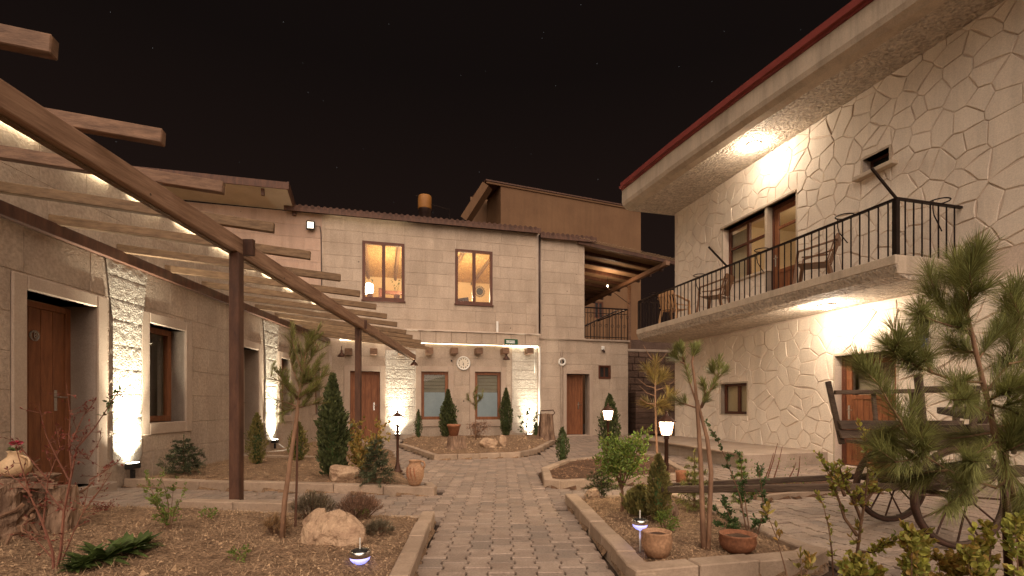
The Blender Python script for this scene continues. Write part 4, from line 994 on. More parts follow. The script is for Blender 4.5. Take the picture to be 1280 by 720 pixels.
for u in (bu1-.02, RI.hit(909, 325, ne)[0]):
    MB().beam(RI.P(u, zr-.02, ne), RI.P(u, zr+.33, ne+.42), .022, .03).build('line_arm', M['iron'], rl)
# openings of the right house
for o, dp in ((WU, .2), (GW, .14)): opening(RI, o, dp+.08, M['smooth_render'], rh, .014)
opening(RI, DU, .28, M['smooth_render'], rh, .014, bottom=False); opening(RI, GD, .28, M['smooth_render'], rh, .014, bottom=False)
opening(RI, VN, .3, M['smooth_render'], rh, .014)
MB().fbox(RI, VN[0]-.10, VN[1]+.14, VN[2]-.07, VN[2]-.001, -.02, .13).build('sill', M['smooth_render'], rh, bevel=.01)
MB().fbox(RI, WU[0]-.03, WU[1], WU[2]-.05, WU[2]-.001, -.2, .05).build('sill', M['smooth_render'], rh, bevel=.006)
MB().fbox(RI, UP[0]-.06, UP[1]+.02, zt1+.001, zt1+.05, -.05, .045).build('lintel', M['smooth_render'], rh, bevel=.006)
window(RI, VN, -.15, rh, cols=(1,), fw=.04, glass=M['black'])
window(RI, WU, -.15, rh, cols=(.9, 1), fw=.065, fd=.06, tr=WU[2]+(zt1-WU[2])*.62)
def panel_door(op, n, glass_from, parent, hu, transom=None, planks=4):
    u0, u1, z0, z1 = op; f = .075; fr = MB()
    d = MB(); d.fbox(RI, u0+f, u0+f+.10, z0+.01, z1-f, n-.04, n); d.fbox(RI, u1-f-.08, u1-f, z0+.01, z1-f, n-.04, n); d.fbox(RI, u0+f+.10, u1-f-.08, z1-f-.09, z1-f, n-.04, n)
    d.fbox(RI, u0+f+.10, u1-f-.08, z0+.01, z0+.10, n-.04, n); d.fbox(RI, u0+f+.10, u1-f-.08, glass_from-.08, glass_from, n-.04, n)
    if transom: d.fbox(RI, u0+f+.10, u1-f-.08, transom, transom+.06, n-.04, n)
    dr = d.build('door', M['door_wood'], parent, bevel=.004)
    fr.fbox(RI, u0, u0+f, z0, z1, n-.05, n+.02); fr.fbox(RI, u1-f, u1, z0, z1, n-.05, n+.02); fr.fbox(RI, u0+f, u1-f, z1-f, z1, n-.05, n+.02)
    fr.build('door_frame', M['frame_wood'], dr, bevel=.004)
    MB().fbox(RI, u0+f+.10, u1-f-.08, glass_from, z1-f-.09, n-.025, n-.019).build('pane', M['glass'], dr)
    w_ = (u1-u0-2*f-.18)/planks
    for i in range(planks): MB().fbox(RI, u0+f+.10+i*w_+.003, u0+f+.10+(i+1)*w_-.003, z0+.10, glass_from-.08, n-.03, n-.01).build('plank', M['door_wood'], dr, bevel=.003)
    handle(RI, u0+f+(u1-u0)*hu, z0+1.0 if z0 > 1 else z0+.92, n, dr); return dr
panel_door(DU, -.14, 3.80, rh, .03, transom=4.62, planks=6)
gd = panel_door(GD, -.16, 1.22, rh, .05, planks=7)
window(RI, GW, -.10, rh, cols=(1.25, 1), fw=.06, fd=.05)
# rooms behind
def room(F, a, b, z0, z1, dp, m, parent, back=None):
    r_ = MB(); r_.fbox(F, a, b, z0, z1, -dp-.05, -dp); r_.fbox(F, a-.05, a, z0, z1, -dp, -.46); r_.fbox(F, b, b+.05, z0, z1, -dp, -.46); r_.fbox(F, a, b, z0-.05, z0, -dp, -.46); r_.fbox(F, a, b, z1, z1+.05, -dp, -.46)
    return r_.build('room_wall', m, parent)
room(RI, WU[0]-.6, DU[1]+1.0, 2.95, 5.5, 3.2, M['cream_wall'], rh)
ps = MB(); k = 3.0; rpan = []
while k < 5.4:
    MB().fbox(RI, DU[1]-.95+.0, DU[1]+.95, k+.003, min(k+.12, 5.45)-.003, -1.9, -1.88).build('wood_panel', M['timber'], rh); k += .12
MB().fbox(RI, WU[0]+.02, WU[0]+.50, 3.9, 5.0, -.25, -.24).build('curtain', M['curtain'], rh)
point('room_light', RI.P(DU[0]+.3, 5.0, -1.2), 38, (1, .80, .6), .1)
MB().fbox(RI, GW[0]+.02, GW[1]-.02, .86, 1.5, -.20, -.19).build('curtain', M['cream_wall'], rh)
room(RI, GD[0]-.4, GD[1]+.6, 0, 2.3, 2.2, M['cream_wall'], rh)
MB().fbox(RI, GD[0]+.1, GD[1]-.1, 1.15, 1.85, -.42, -.40).build('curtain', M['white_soffit'], rh)
u, z = RI.hit(1156, 427); 
t = thing('number_sign', 'small blue number plate high on the wall behind the tall pine', 'sign', RI.P(u, z, .02))
MB().fbox(RI, u-.06, u+.05, z-.08, z+.10, .022, .034).build('plate', M['sign_blue'], t)
# ceiling lamps
for px, py, zz, lab, pw in ((942, 180, ZS, 'bright bowl lamp under the roof eave', 55), (1033, 381, 2.70, 'bright bowl lamp under the balcony slab', 75)):
    k = (zz-H)/((PY0-py)/FPX); c = ((px-640)/FPX*k, k, zz)
    t = thing('ceiling_lamp', lab, 'lamp', c)
    MB().lathe(c, [(.135, -.02), (.135, .0)], 24).build('base', M['white_metal'], t, smooth=True)
    MB().lathe(c, [(.02, -.075), (.07, -.065), (.11, -.04), (.122, -.021)], 24).build('bowl', M['bowl'], t, smooth=True)
    point('ceiling_light', (c[0], c[1], c[2]-.16), pw, (1, .82, .63), .08)

# plastic chairs on the balcony
def plastic_chair(lab, loc, rz, m):
    t = thing('plastic_chair', lab, 'chair', loc, 'plastic armchairs on the balcony'); L = Vector(loc); c, s_ = math.cos(rz), math.sin(rz)
    T = lambda p: (L.x+p[0]*c-p[1]*s_, L.y+p[0]*s_+p[1]*c, L.z+p[2])
    def bm(*segs):
        mb = MB()
        for pts, w_, h in segs:
            for i in range(len(pts)-1): mb.beam(T(pts[i]), T(pts[i+1]), w_, h)
        return mb
    st_ = MB(); st_.hexa([T(p) for p in ((-.22, -.22, .40), (.22, -.22, .40), (.20, .20, .37), (-.20, .20, .37), (-.22, -.24, .425), (.22, -.24, .425), (.20, .20, .395), (-.20, .20, .395))]); st_.build('seat', m, t, bevel=.01)
    bk = MB(); n = 7
    for i in range(n):
        a = -.21+.42*i/(n-1); b = .03*(1-(a/.21)**2); top = .80+.02*(1-(a/.21)**2)
        bk.hexa([T(p) for p in ((a-.032, .20+b, .40), (a+.032, .20+b, .40), (a+.025, .215+b, .40), (a-.025, .215+b, .40), (a-.032, .31+b, .74 if 0 < i < n-1 else .78), (a+.032, .31+b, .74 if 0 < i < n-1 else .78), (a+.025, .325+b, .74 if 0 < i < n-1 else .78), (a-.025, .325+b, .74 if 0 < i < n-1 else .78))])
    bk.hexa([T(p) for p in ((-.24, .305, .72), (.24, .305, .72), (.24, .35, .72), (-.24, .35, .72), (-.22, .33, .82), (.22, .33, .82), (.22, .37, .82), (-.22, .37, .82))])
    bk.build('backrest', m, t, bevel=.006)
    for sx in (-1, 1):
        bm(([(sx*.26, .30, .70), (sx*.28, .12, .66), (sx*.28, -.20, .60)], .055, .02), ([(sx*.28, -.20, .61), (sx*.27, -.23, .42)], .05, .02), ([(sx*.27, .22, .48), (sx*.27, -.15, .50)], .03, .02)).build('armrest', m, t)
        bm(([(sx*.27, -.22, .43), (sx*.29, -.27, 0)], .045, .045)).build('leg', m, t); bm(([(sx*.23, .20, .40), (sx*.26, .28, 0)], .045, .045)).build('leg', m, t)
def on_balcony(px, n_):
    u, z = RI.hit(px, 340, n_); return RI.P(u, 3.005, n_)
wa = math.atan2(RI.u[1], RI.u[0])
plastic_chair('brown plastic armchair right of the balcony door, turned to the door', on_balcony(1018, .60), R(-128), M['chair_brown'])
plastic_chair('brown plastic armchair in front of the balcony window', on_balcony(893, .62), R(-135), M['chair_brown'])
plastic_chair('tan plastic armchair at the far corner of the balcony', on_balcony(843, .60), wa+R(200), M['chair_tan'])

# ================================================================== HOUSES AND WALL BEHIND
c1, c2 = V(610, 227, 26), V(801, 262, 29.7); zt = c1[2]
OH = Frame(c1[0], c1[1], c2[0]-c1[0], c2[1]-c1[1])
if OH.n[1] > 0: OH.n = (-OH.n[0], -OH.n[1])
wO = math.hypot(c2[0]-c1[0], c2[1]-c1[1])
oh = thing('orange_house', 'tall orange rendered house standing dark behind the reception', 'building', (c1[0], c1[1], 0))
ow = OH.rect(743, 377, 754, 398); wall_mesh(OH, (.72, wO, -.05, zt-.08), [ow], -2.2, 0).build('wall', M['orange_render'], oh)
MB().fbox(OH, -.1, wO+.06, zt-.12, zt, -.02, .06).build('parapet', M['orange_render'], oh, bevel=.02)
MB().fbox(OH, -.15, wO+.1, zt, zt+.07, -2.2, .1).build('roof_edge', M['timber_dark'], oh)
MB().beam(V(609.5, 232, 25.9), V(582, 275, 26.4), .5, .42).build('stair_parapet', M['orange_render'], oh)
q0, q1 = V(588, 300, 28.5), V(631, 300, 28.5); MB().box(q0[0], q1[0], 28.5, 29, 0, V(610, 246, 28.5)[2]).build('recess_wall', M['orange_render'], oh)
window(OH, ow, -.02, oh, cols=(1, 1), fw=.08, glass=M['black'])
u, z = OH.hit(745, 300); MB().fbox(OH, u-.1, u+1.1, z-2.2, z-.1, .0, .05).build('window', M['orange_render'], oh)
bk = MB()
for q in range(14): bk.tube([OH.P(.9+q*.14, zt+.1, -1), OH.P(.9+q*.14+.05, zt+.28, -1)], .02, 4)
bk.build('roof_railing', M['iron'], oh)
mb = MB(); a_ = V(563, 268, 26); 
# retaining wall with steps between the houses
YW = 18.6; RW = Frame(3.9, YW, 1, .2)
if RW.n[1] > 0: RW.n = (-RW.n[0], -RW.n[1])
rw = thing('retaining_wall', 'dark stone retaining wall between reception and right house', 'wall', (4.5, YW, 0))
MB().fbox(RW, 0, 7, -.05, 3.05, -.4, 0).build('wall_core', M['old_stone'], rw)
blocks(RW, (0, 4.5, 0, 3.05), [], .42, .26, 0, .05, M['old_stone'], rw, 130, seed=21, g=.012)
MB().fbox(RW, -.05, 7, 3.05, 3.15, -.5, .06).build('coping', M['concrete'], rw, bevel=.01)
sp_ = thing('garden_steps', 'stone steps climbing along the dark wall beside the white house', 'steps', (4.7, YW-1, 0))
for i in range(8):
    MB().fbox(RW, .35, 1.9-i*.17, .19*i, .19*(i+1)-.006, .08, .95).build('step', M['old_stone'], sp_, bevel=.015)
bh = thing('brown_shed_wall', 'low dark brown building wall above the garden steps', 'building', (5.5, 24, 0))
MB().box(4.6, 12, 24, 28, 0, 4.2).build('wall', M['old_stone'], bh)
# ================================================================== LAMPS IN THE YARD
def garden_lamp(lab, px, py, zb, h, pw, hd=1.0):
    g_ = G(px, py, zb); t = thing('garden_lamp', lab, 'lamp', g_, 'lantern posts in the flower beds')
    hh = h-.26*hd; b = hd
    MB().lathe(g_, [(.075, 0), (.078, .02), (.05, .035), (.045, .07), (.03, .12), (.022, .16), (.020, hh), (.03, hh+.01), (.02, hh+.03)], 14).build('post', M['lamp_bronze'], t, smooth=True)
    z = hh+.03; c = Vector(g_)
    MB().lathe(g_, [(.045*b, z), (.05*b, z+.012), (.02, z+.015)], 6).build('collar', M['lamp_bronze'], t)
    br = MB()
    for i in range(6):
        q = i*math.pi/3; a = c+Vector((.045*b*math.cos(q), .045*b*math.sin(q), z+.01)); e = c+Vector((.072*b*math.cos(q), .072*b*math.sin(q), z+.13*b)); br.tube([a, e], .0035, 4)
    br.build('lantern_bar', M['lamp_bronze'], t)
    MB().lathe(g_, [(.041*b, z+.018*b), (.064*b, z+.128*b)], 6).build('lantern_glass', M['lantern_glass'], t)
    MB().lathe(g_, [(.085*b, z+.13*b), (.09*b, z+.135*b), (.055*b, z+.165*b), (.02*b, z+.19*b), (.012, z+.205*b), (.014, z+.22*b), (.002, z+.235*b)], 12).build('lantern_cap', M['lamp_bronze'], t)
    MB().rock((c.x, c.y, c.z+z+.07*b), .034, .034, .045, 0, 2, 0).build('bulb', M['bulb'], t, smooth=True)
    point('lantern_light', (c.x, c.y, c.z+z+.07*b), pw, (1, .76, .46), .05)
garden_lamp('lit lantern post before the bright reception pillar, left of the path', 497, 590, 0.03, .94, 30)
garden_lamp('lit lantern post beside the lone pines in the right front bed', 833, 629, .06, .93, 120, 1.1)
garden_lamp('lit lantern post behind the round bush near the small back door', 760, 589, .05, 1.03, 34, 1.15)

def uplight(lab, F, u, z, pw, aim_z, size=120, n=.115):
    z -= .04
    c = F.P(u, z, n); t = thing('uplight', lab, 'lamp', c, 'black uplights at the foot of rough stone strips')
    MB().fbox(F, u-.085, u+.085, z-.04, z+.035, n-.05, n+.05).build('housing', M['black'], t, bevel=.008)
    MB().fbox(F, u-.07, u+.07, z+.036, z+.041, n-.035, n+.035).build('lens', M['uplight_lens'], t)
    MB().fbox(F, u-.02, u+.02, z-.16, z-.05, n-.02, n+.02).build('bracket', M['black'], t)
    spot('uplight_beam', F.P(u, z+.05, n+.0), F.P(u, aim_z, .02), pw*1.2, size, 1.0)
    spot('uplight_beam', F.P(u, z+.05, n+.12), F.P(u, aim_z+.9, -.02), pw*3.6, 52, 1.0)
uplight('black uplight at the foot of the rough strip beside the first door', LE, (Q1[0]+Q1[1])/2-.03, .30, 260, 1.9)
uplight('black uplight at the foot of the rough strip by the second door', LE, (Q2[0]+Q2[1])/2, .30, 230, 1.9)
uplight('black uplight under the rough strip left of the reception windows', FA, (P1[0]+P1[1])/2-.1, .17, 165, 1.9)
uplight('black uplight under the rough strip right of the reception windows', FA, P2[1]-.28, .10, 130, 1.8)
cbm = MB(); uq = (Q2[0]+Q2[1])/2; p0 = Vector(LE.P(uq, .2, .2)); cbm.tube([p0, p0+Vector((.25, -.2, -.1)), p0+Vector((.5, -.3, -.05)), p0+Vector((.4, -.7, -.08)), p0+Vector((.05, -.95, -.1))], .014, 5)
tag(cbm.build('light_cable', M['white_metal']), 'pale cable looping over the soil from the second uplight', 'cable')

def solar_light(lab, g_, h, r_):
    t = thing('solar_light', lab, 'lamp', g_, 'blue solar lights on stakes'); c = Vector(g_)
    MB().tube([c, c+Vector((0, 0, h))], .0055, 8).build('stake', M['white_metal'], t, smooth=True)
    z = h
    MB().lathe(g_, [(.006, z), (r_*.55, z+r_*.18), (r_*.88, z+r_*.50), (r_*.97, z+r_*.80)], 24).build('glow_bowl', M['solar_glow'], t, smooth=True)
    MB().lathe(g_, [(r_*.975, z+r_*.80), (r_, z+r_*1.15), (r_*.97, z+r_*1.35), (r_*.9, z+r_*1.42)], 24).build('glass_rim', M['chrome'], t, smooth=True)
    MB().lathe(g_, [(r_*.88, z+r_*1.40), (r_*.6, z+r_*1.50), (.01, z+r_*1.52), (.006, z+r_*1.54)], 20).build('solar_cap', M['black'], t, smooth=True)
    MB().lathe(g_, [(.004, z+r_*1.5), (.004, z+r_*2.6)], 6).build('finial', M['white_metal'], t)
    point('solar_point', c+Vector((0, 0, z+r_*.5))-Vector((0, 0, r_*.9)), .10, (.35, .42, 1), .03)
g0 = V(450, 706, 3.0); solar_light('blue glowing solar light in front of the big tilted boulder', (g0[0], g0[1], .06), g0[2]-.06, .063)
g0 = G(800, 690, .07); solar_light('blue glowing solar light beside the round clay pot', g0, .145, .052)
MB_ = MB().tube([G(802, 690, .05), tuple(Vector(G(801, 690, .05))+Vector((0, 0, .12)))], .004, 5)

# ================================================================== JARS, POTS, ROCKS, STUMPS
jg = G(518, 608, .10); jg = (jg[0]-.01, jg[1]+.08, .10)
t = thing('water_jar', 'tall clay water jar with one handle on the kerb end', 'jar', jg)
MB().lathe(jg, [(.055, 0), (.075, .03), (.10, .10), (.108, .16), (.10, .21), (.075, .245), (.066, .26), (.068, .285), (.078, .295), (.068, .297), (.055, .26)], 24, .03).build('body', M['clay_pale'], t, smooth=True)
c = Vector(jg); MB().tube([c+Vector((.06, 0, .285)), c+Vector((.105, 0, .28)), c+Vector((.118, 0, .24)), c+Vector((.098, 0, .19))], .012, 7).build('handle', M['clay_pale'], t, smooth=True)
for k in range(3):
    q = math.pi*1.25+k*.42; MB().tube([c+Vector((.10*math.cos(q), .10*math.sin(q), .22)), c+Vector((.112*math.cos(q+.1), .112*math.sin(q+.1), .15)), c+Vector((.092*math.cos(q+.25), .092*math.sin(q+.25), .07))], [.006, .009, .003], 5).build('drip_stripe', M['terracotta'], t)
def pot(lab, g_, r_, h, prof=None, m='terracotta', s_='round'):
    t = thing('clay_pot', lab, 'pot', g_)
    pr = prof or [(r_*.72, 0), (r_*.95, h*.35), (r_, h*.65), (r_*.93, h*.93), (r_*.97, h), (r_*.88, h+.001), (r_*.85, h*.9), (r_*.80, h*.86)]
    MB().lathe(g_, pr, 28, .015).build('body', M[m], t, smooth=True)
    MB().rock((g_[0], g_[1], g_[2]+h*.84), r_*.82, r_*.82, h*.08, 3, 2, .4).build('potting_soil', M['soil_dark'], t)
    return t
pot('round pale clay pot at the front kerb beside the blue light', G(821, 694, .08), .098, .155, m='clay_pale')
q = G(922, 689, .08); pot('wide reddish clay bowl pot under the zigzag shrub', q, .115, .115, [(.075, 0), (.105, .03), (.118, .07), (.112, .105), (.120, .118), (.108, .119), (.100, .09)])
q = G(856, 610, .02); pot('orange clay cylinder pot behind the cart shafts', (q[0], q[1]+.1, .02), .075, .20, [(.070, 0), (.073, .15), (.078, .16), (.078, .20), (.066, .20), (.062, .17)], m='terracotta')
def rock(lab, c, sx, sy, sz, seed, rot=0, m='rock', nm='boulder'):
    b = MB().rock((c[0], c[1], c[2]+sz*.55), sx, sy, sz, seed, 4, .30, rot)
    return tag(b.build(nm, M[m], at=c), lab, 'rock')
c = G(418, 686, .06); rock('big pale tilted boulder in front of the lavender bushes', c, .235, .14, .175, 12, -.15)
c = G(430, 600, .10); rock('flat topped boulder beside the dark thuja', c, .21, .15, .13, 5)
c = G(395, 668, .06); rock('small pale stone leaning on the left side of the tilted boulder', c, .09, .08, .13, 23)
c = G(611, 560, .10); rock('small rounded boulder below the right reception window', c, .20, .16, .15, 8)
c = G(627, 558, .10); rock('narrow standing stone right of the rounded boulder', c, .10, .10, .18, 9)
c = G(741, 622, .06); rock('small grey stone under the dark juniper sprig', c, .085, .07, .07, 14)
c = G(838, 645, .06); rock('rounded brown stone at the foot of the bright lantern post', c, .085, .07, .085, 15, m='stump_wood')
c = G(645, 568, .05); 
def stump(lab, c, r_, h, seed=0, hollow=False):
    mb = MB(); seg = 26; n = 7; k0 = 0
    for i in range(n+1):
        t_ = i/n
        for j in range(seg):
            q = 2*math.pi*j/seg; rr = r_*(1.12-.25*t_+.25*(1-t_)**4)*(1+.16*noise.noise(Vector((math.cos(q)*1.6, math.sin(q)*1.6, seed+t_*.7)))+.10*math.sin(q*7+seed)+.05*noise.noise(Vector((q*4, t_*3, seed))))
            mb.v.append((c[0]+rr*math.cos(q), c[1]+rr*math.sin(q), c[2]+h*t_+(.05*noise.noise(Vector((q*1.5, seed, 0))) if i == n else 0)))
    for i in range(n):
        for j in range(seg): mb.f.append((i*seg+j, i*seg+(j+1) % seg, (i+1)*seg+(j+1) % seg, (i+1)*seg+j))
    mb.f.append(tuple(n*seg+j for j in range(seg)))
    return tag(mb.build('tree_stump', M['stump_wood'], at=c, smooth=False), lab, 'stump')
c = G(571, 563, .06); stump('old split tree stump carrying the small tapered pot', c, .20, .32, 3)
st_top = c[2]+.30
t = pot('small tapered terracotta pot on the split stump', (c[0]-.06, c[1]-.04, st_top), .14, .27, [(.085, 0), (.135, .22), (.15, .225), (.15, .27), (.13, .27), (.12, .23)])
c = G(683, 551, .06); stump('tall hollow tree stump with a wire hoop beside the back door', c, .20, .74, 6)
mb = MB(); d = V(683, 508, c[1]); mb.tube([(d[0]-.20, d[1]-.22, d[2]-.80), (d[0]-.18, d[1]-.22, d[2]-.2), (d[0]-.16, d[1]-.12, d[2]-.12), (d[0]+.18, d[1]-.12, d[2]-.10), (d[0]+.22, d[1]-.12, d[2]-.18), (d[0]+.16, d[1]-.12, d[2]-.24)], .014, 6)
tag(mb.build('wire_hoop', M['rusty_iron'], smooth=True), 'bent pale wire hoop stuck over the tall hollow stump', 'hoop')
# root stump at the left with flower jar
c = (-3.62, 3.66, .06)
t = thing('root_stump', 'gnarled upright root stump at the left edge holding the flower jar', 'stump', c)
rs = MB(); rr = random.Random(4)
def knobby(c, r_, h, seed):
    mb = MB(); seg, n = 22, 9
    for i in range(n+1):
        t_ = i/n
        for j in range(seg):
            q = 2*math.pi*j/seg; rad = r_*(1+.35*noise.noise(Vector((math.cos(q)*1.5+seed, math.sin(q)*1.5, t_*2.5)))+.15*noise.noise(Vector((math.cos(q)*5, math.sin(q)*5+seed, t_*8))))
            mb.v.append((c[0]+rad*math.cos(q), c[1]+rad*math.sin(q), c[2]+h*t_))
    for i in range(n):
        for j in range(seg): mb.f.append((i*seg+j, i*seg+(j+1) % seg, (i+1)*seg+(j+1) % seg, (i+1)*seg+j))
    mb.f.append(tuple(n*seg+j for j in range(seg))); return mb
knobby((c[0]-.12, c[1], 0.02), .25, .50, 1).build('root_mass', M['stump_wood'], t); knobby((c[0]+.25, c[1]+.06, .02), .085, .42, 5).build('root_arm', M['stump_wood'], t)
knobby((c[0]-.22, c[1]-.15, .02), .17, .33, 9).build('root_mass', M['stump_wood'], t)
rm_ = MB()
for i in range(26):
    a = Vector((c[0]-.1+rr.uniform(-.25, .35), c[1]+rr.uniform(-.25, .1), rr.uniform(.1, .5))); pts = [a]; d = Vector((rr.uniform(-1, 1), rr.uniform(-1, .2), rr.uniform(-.7, .5))).normalized()
    for q in range(5): a = a+d*.06; d = (d+Vector((rr.uniform(-1, 1), rr.uniform(-1, 1), rr.uniform(-1, 1)))*.5).normalized(); pts.append(a)
    rm_.tube(pts, [.016, .014, .012, .010, .007, .004], 5)
rm_.build('root_tangle', M['bark'], t)
mb = MB().beam((c[0]-.12, c[1]-.18, .50), (c[0]+.30, c[1]-.05, .46), .06, .035); mb.build('root_plank', M['stump_wood'], t)
jc = V(19, 563, 3.62); jc = (jc[0], jc[1], .53)
t = thing('flower_jar', 'small cream clay jar on the root stump holding a pink flower', 'jar', jc)
MB().lathe(jc, [(.05, 0), (.085, .03), (.095, .07), (.08, .11), (.045, .14), (.038, .17), (.05, .185), (.04, .186), (.03, .15)], 22).build('body', M['clay_cream'], t, smooth=True)
cj = Vector(jc); MB().tube([cj+Vector((.04, 0, .15)), cj+Vector((.10, 0, .13)), cj+Vector((.11, 0, .08)), cj+Vector((.085, 0, .05))], .009, 6).build('handle', M['clay_cream'], t, smooth=True)

# ================================================================== PLANTS
def rvec(rr, z0=-1, z1=1):
    while True:
        v = Vector((rr.uniform(-1, 1), rr.uniform(-1, 1), rr.uniform(z0, z1)))
        if .1 < v.length < 1: return v.normalized()
def add_needle(mb, p, d, L, w_):
    s_ = d.cross(Vector((.3, .2, 1)))
    if s_.length < .1: s_ = d.cross(Vector((1, 0, 0)))
    s_ = s_.normalized()*w_; k = len(mb.v); mid = p+d*L*.5
    mb.v += [tuple(p-s_*.6), tuple(p+s_*.6), tuple(mid+s_), tuple(p+d*L+Vector((0, 0, -.04*L))), tuple(mid-s_)]; mb.f += [(k, k+1, k+2, k+4), (k+4, k+2, k+3)]
def shoot(mb, pts, L, n, w_, rr, spread=(.45, 1.0), start=0.0, droop=0):
    segs = [(Vector(pts[i]), Vector(pts[i+1])) for i in range(len(pts)-1)]; tot = sum((b-a).length for a, b in segs)
    for i in range(n):
        t_ = start+(1-start)*rr.random(); s_ = t_*tot
        for a, b in segs:
            l = (b-a).length
            if s_ <= l or (a, b) == segs[-1]: break
            s_ -= l
        p = a+(b-a)*min(1, s_/l); d = (b-a).normalized(); r_ = rvec(rr); r_ = (r_-d*r_.dot(d)).normalized()
        ang = rr.uniform(*spread)*(1-.4*(t_ > .93)); v = d*math.cos(ang)+r_*math.sin(ang); v.z -= droop; v.normalize()
        add_needle(mb, p, v, L*rr.uniform(.7, 1.1), w_)
def leaf(mb, p, d, L, W, rr, fold=.25):
    n_ = rvec(rr); s_ = d.cross(n_)
    if s_.length < .1: s_ = d.cross(Vector((0, 0, 1)))
    s_ = s_.normalized(); up = s_.cross(d).normalized(); k = len(mb.v)
    mb.v += [tuple(p), tuple(p+d*L*.30+s_*W*.42-up*fold*W), tuple(p+d*L*.68+s_*W*.44-up*fold*W), tuple(p+d*L-up*.12*L), tuple(p+d*L*.68-s_*W*.44-up*fold*W), tuple(p+d*L*.30-s_*W*.42-up*fold*W), tuple(p+d*L*.35), tuple(p+d*L*.7-up*.03*L)]
    mb.f += [(k, k+1, k+6), (k+1, k+2, k+7, k+6), (k+2, k+3, k+7), (k, k+6, k+5), (k+6, k+7, k+4, k+5), (k+7, k+3, k+4)]
def plant(name, lab, cat, base, group=None): return thing(name, lab, cat, base, group)

def thuja(lab, base, h, r_, m='thuja', seed=0, n=2600, shape=1.0, dens=1.0, name='thuja_shrub', z0=.03, lean=0):
    rr = random.Random(seed); t = plant(name, lab, 'shrub', base); b = Vector(base)
    MB().tube([b-Vector((0, 0, .02)), b+Vector((lean*.5, 0, h*.5)), b+Vector((lean, 0, h*.9))], [r_*.10, r_*.07, .004], 6).build('stem', M['bark'], t)
    core = MB(); seg = 12; N = 10
    prof = []
    for i in range(N+1):
        s_ = i/N; rad = r_*(math.sin(math.pi*min(1, (s_*.92+.10)))**.8)*(1-s_*.55*shape)
        prof.append((max(.004, rad*.48), z0+s_*(h-z0)*.96))
    core.lathe(b+Vector((lean*.4, 0, 0)), prof, seg, .5); core.build('inner_growth', M['leaf_dark'], t)
    mb = MB(); n = int(n*dens)
    for i in range(n):
        s_ = rr.random()**.85; q = rr.uniform(0, 6.283)
        lump = 1+.45*noise.noise(Vector((math.cos(q)*2.3, math.sin(q)*2.3, s_*h*6+seed)))+(.28 if rr.random() < .05 else 0)
        rad = r_*(math.sin(math.pi*min(1, s_*.92+.10))**.8)*(1-s_*.55*shape)*lump*rr.uniform(.55, 1.12)
        p = b+Vector((math.cos(q)*rad+lean*s_, math.sin(q)*rad, z0+s_*(h-z0)))
        d = Vector((math.cos(q)*.7, math.sin(q)*.7, 1.0))+rvec(rr)*.45; d.normalize()
        S = (.012+r_*.15)*rr.uniform(.5, 1.4); sv = rvec(rr); sv = (sv-d*sv.dot(d)).normalized(); k = len(mb.v)
        mb.v += [tuple(p-sv*S*.15), tuple(p+sv*S*.15), tuple(p+d*S*.5+sv*S*.32), tuple(p+d*S*.95+sv*S*.12), tuple(p+d*S*1.1-sv*S*.05), tuple(p+d*S*.6-sv*S*.30)]
        mb.f += [(k, k+1, k+2, k+5), (k+5, k+2, k+3, k+4)]
    mb.build('foliage', M[m], t, recalc=False); return t

def broadleaf(lab, base, stems, L, W, m, seed=0, bark='bark', per=16, cat='shrub', name='leafy_shrub', rad=.006, cluster=.0, twigs=5, twl=.10, group=None, hang=0):
    """stems: list of polylines (world points). twigs grow along them and carry the leaves"""
    rr = random.Random(seed); t = plant(name, lab, cat, base, group); wood = MB(); lf = MB()
    for pts in stems:
        pts = [Vector(p) for p in pts]; n = len(pts); wood.tube(pts, [rad*(1-.75*i/(n-1)) for i in range(n)], 5)
        tot = sum((pts[i+1]-pts[i]).length for i in range(n-1))
        for q in range(twigs):
            s_ = tot*rr.uniform(.25, 1) if q else tot*.999
            for i in range(n-1):
                l = (pts[i+1]-pts[i]).length
                if s_ <= l or i == n-2: break
                s_ -= l
            p = pts[i]+(pts[i+1]-pts[i])*min(1, s_/l); d = ((pts[i+1]-pts[i]).normalized()*.9+rvec(rr, -.3, 1)*.9).normalized()
            e = p+d*twl*rr.uniform(.5, 1.2); e2 = e+(d+rvec(rr)*.5).normalized()*twl*.4; wood.tube([p, e, e2], [rad*.35, rad*.22, rad*.12], 4)
            for k in range(per):
                tt = rr.uniform(.1, 1); o = p+(e-p)*tt if tt < .75 else e+(e2-e)*rr.random()
                dv = (d*.7+rvec(rr)*1.0+Vector((0, 0, .35-hang))).normalized(); leaf(lf, o, dv, L*rr.uniform(.6, 1.15), W*rr.uniform(.7, 1.1), rr)
    wood.build('branches', M[bark], t); lf.build('foliage', M[m], t, recalc=False); return t

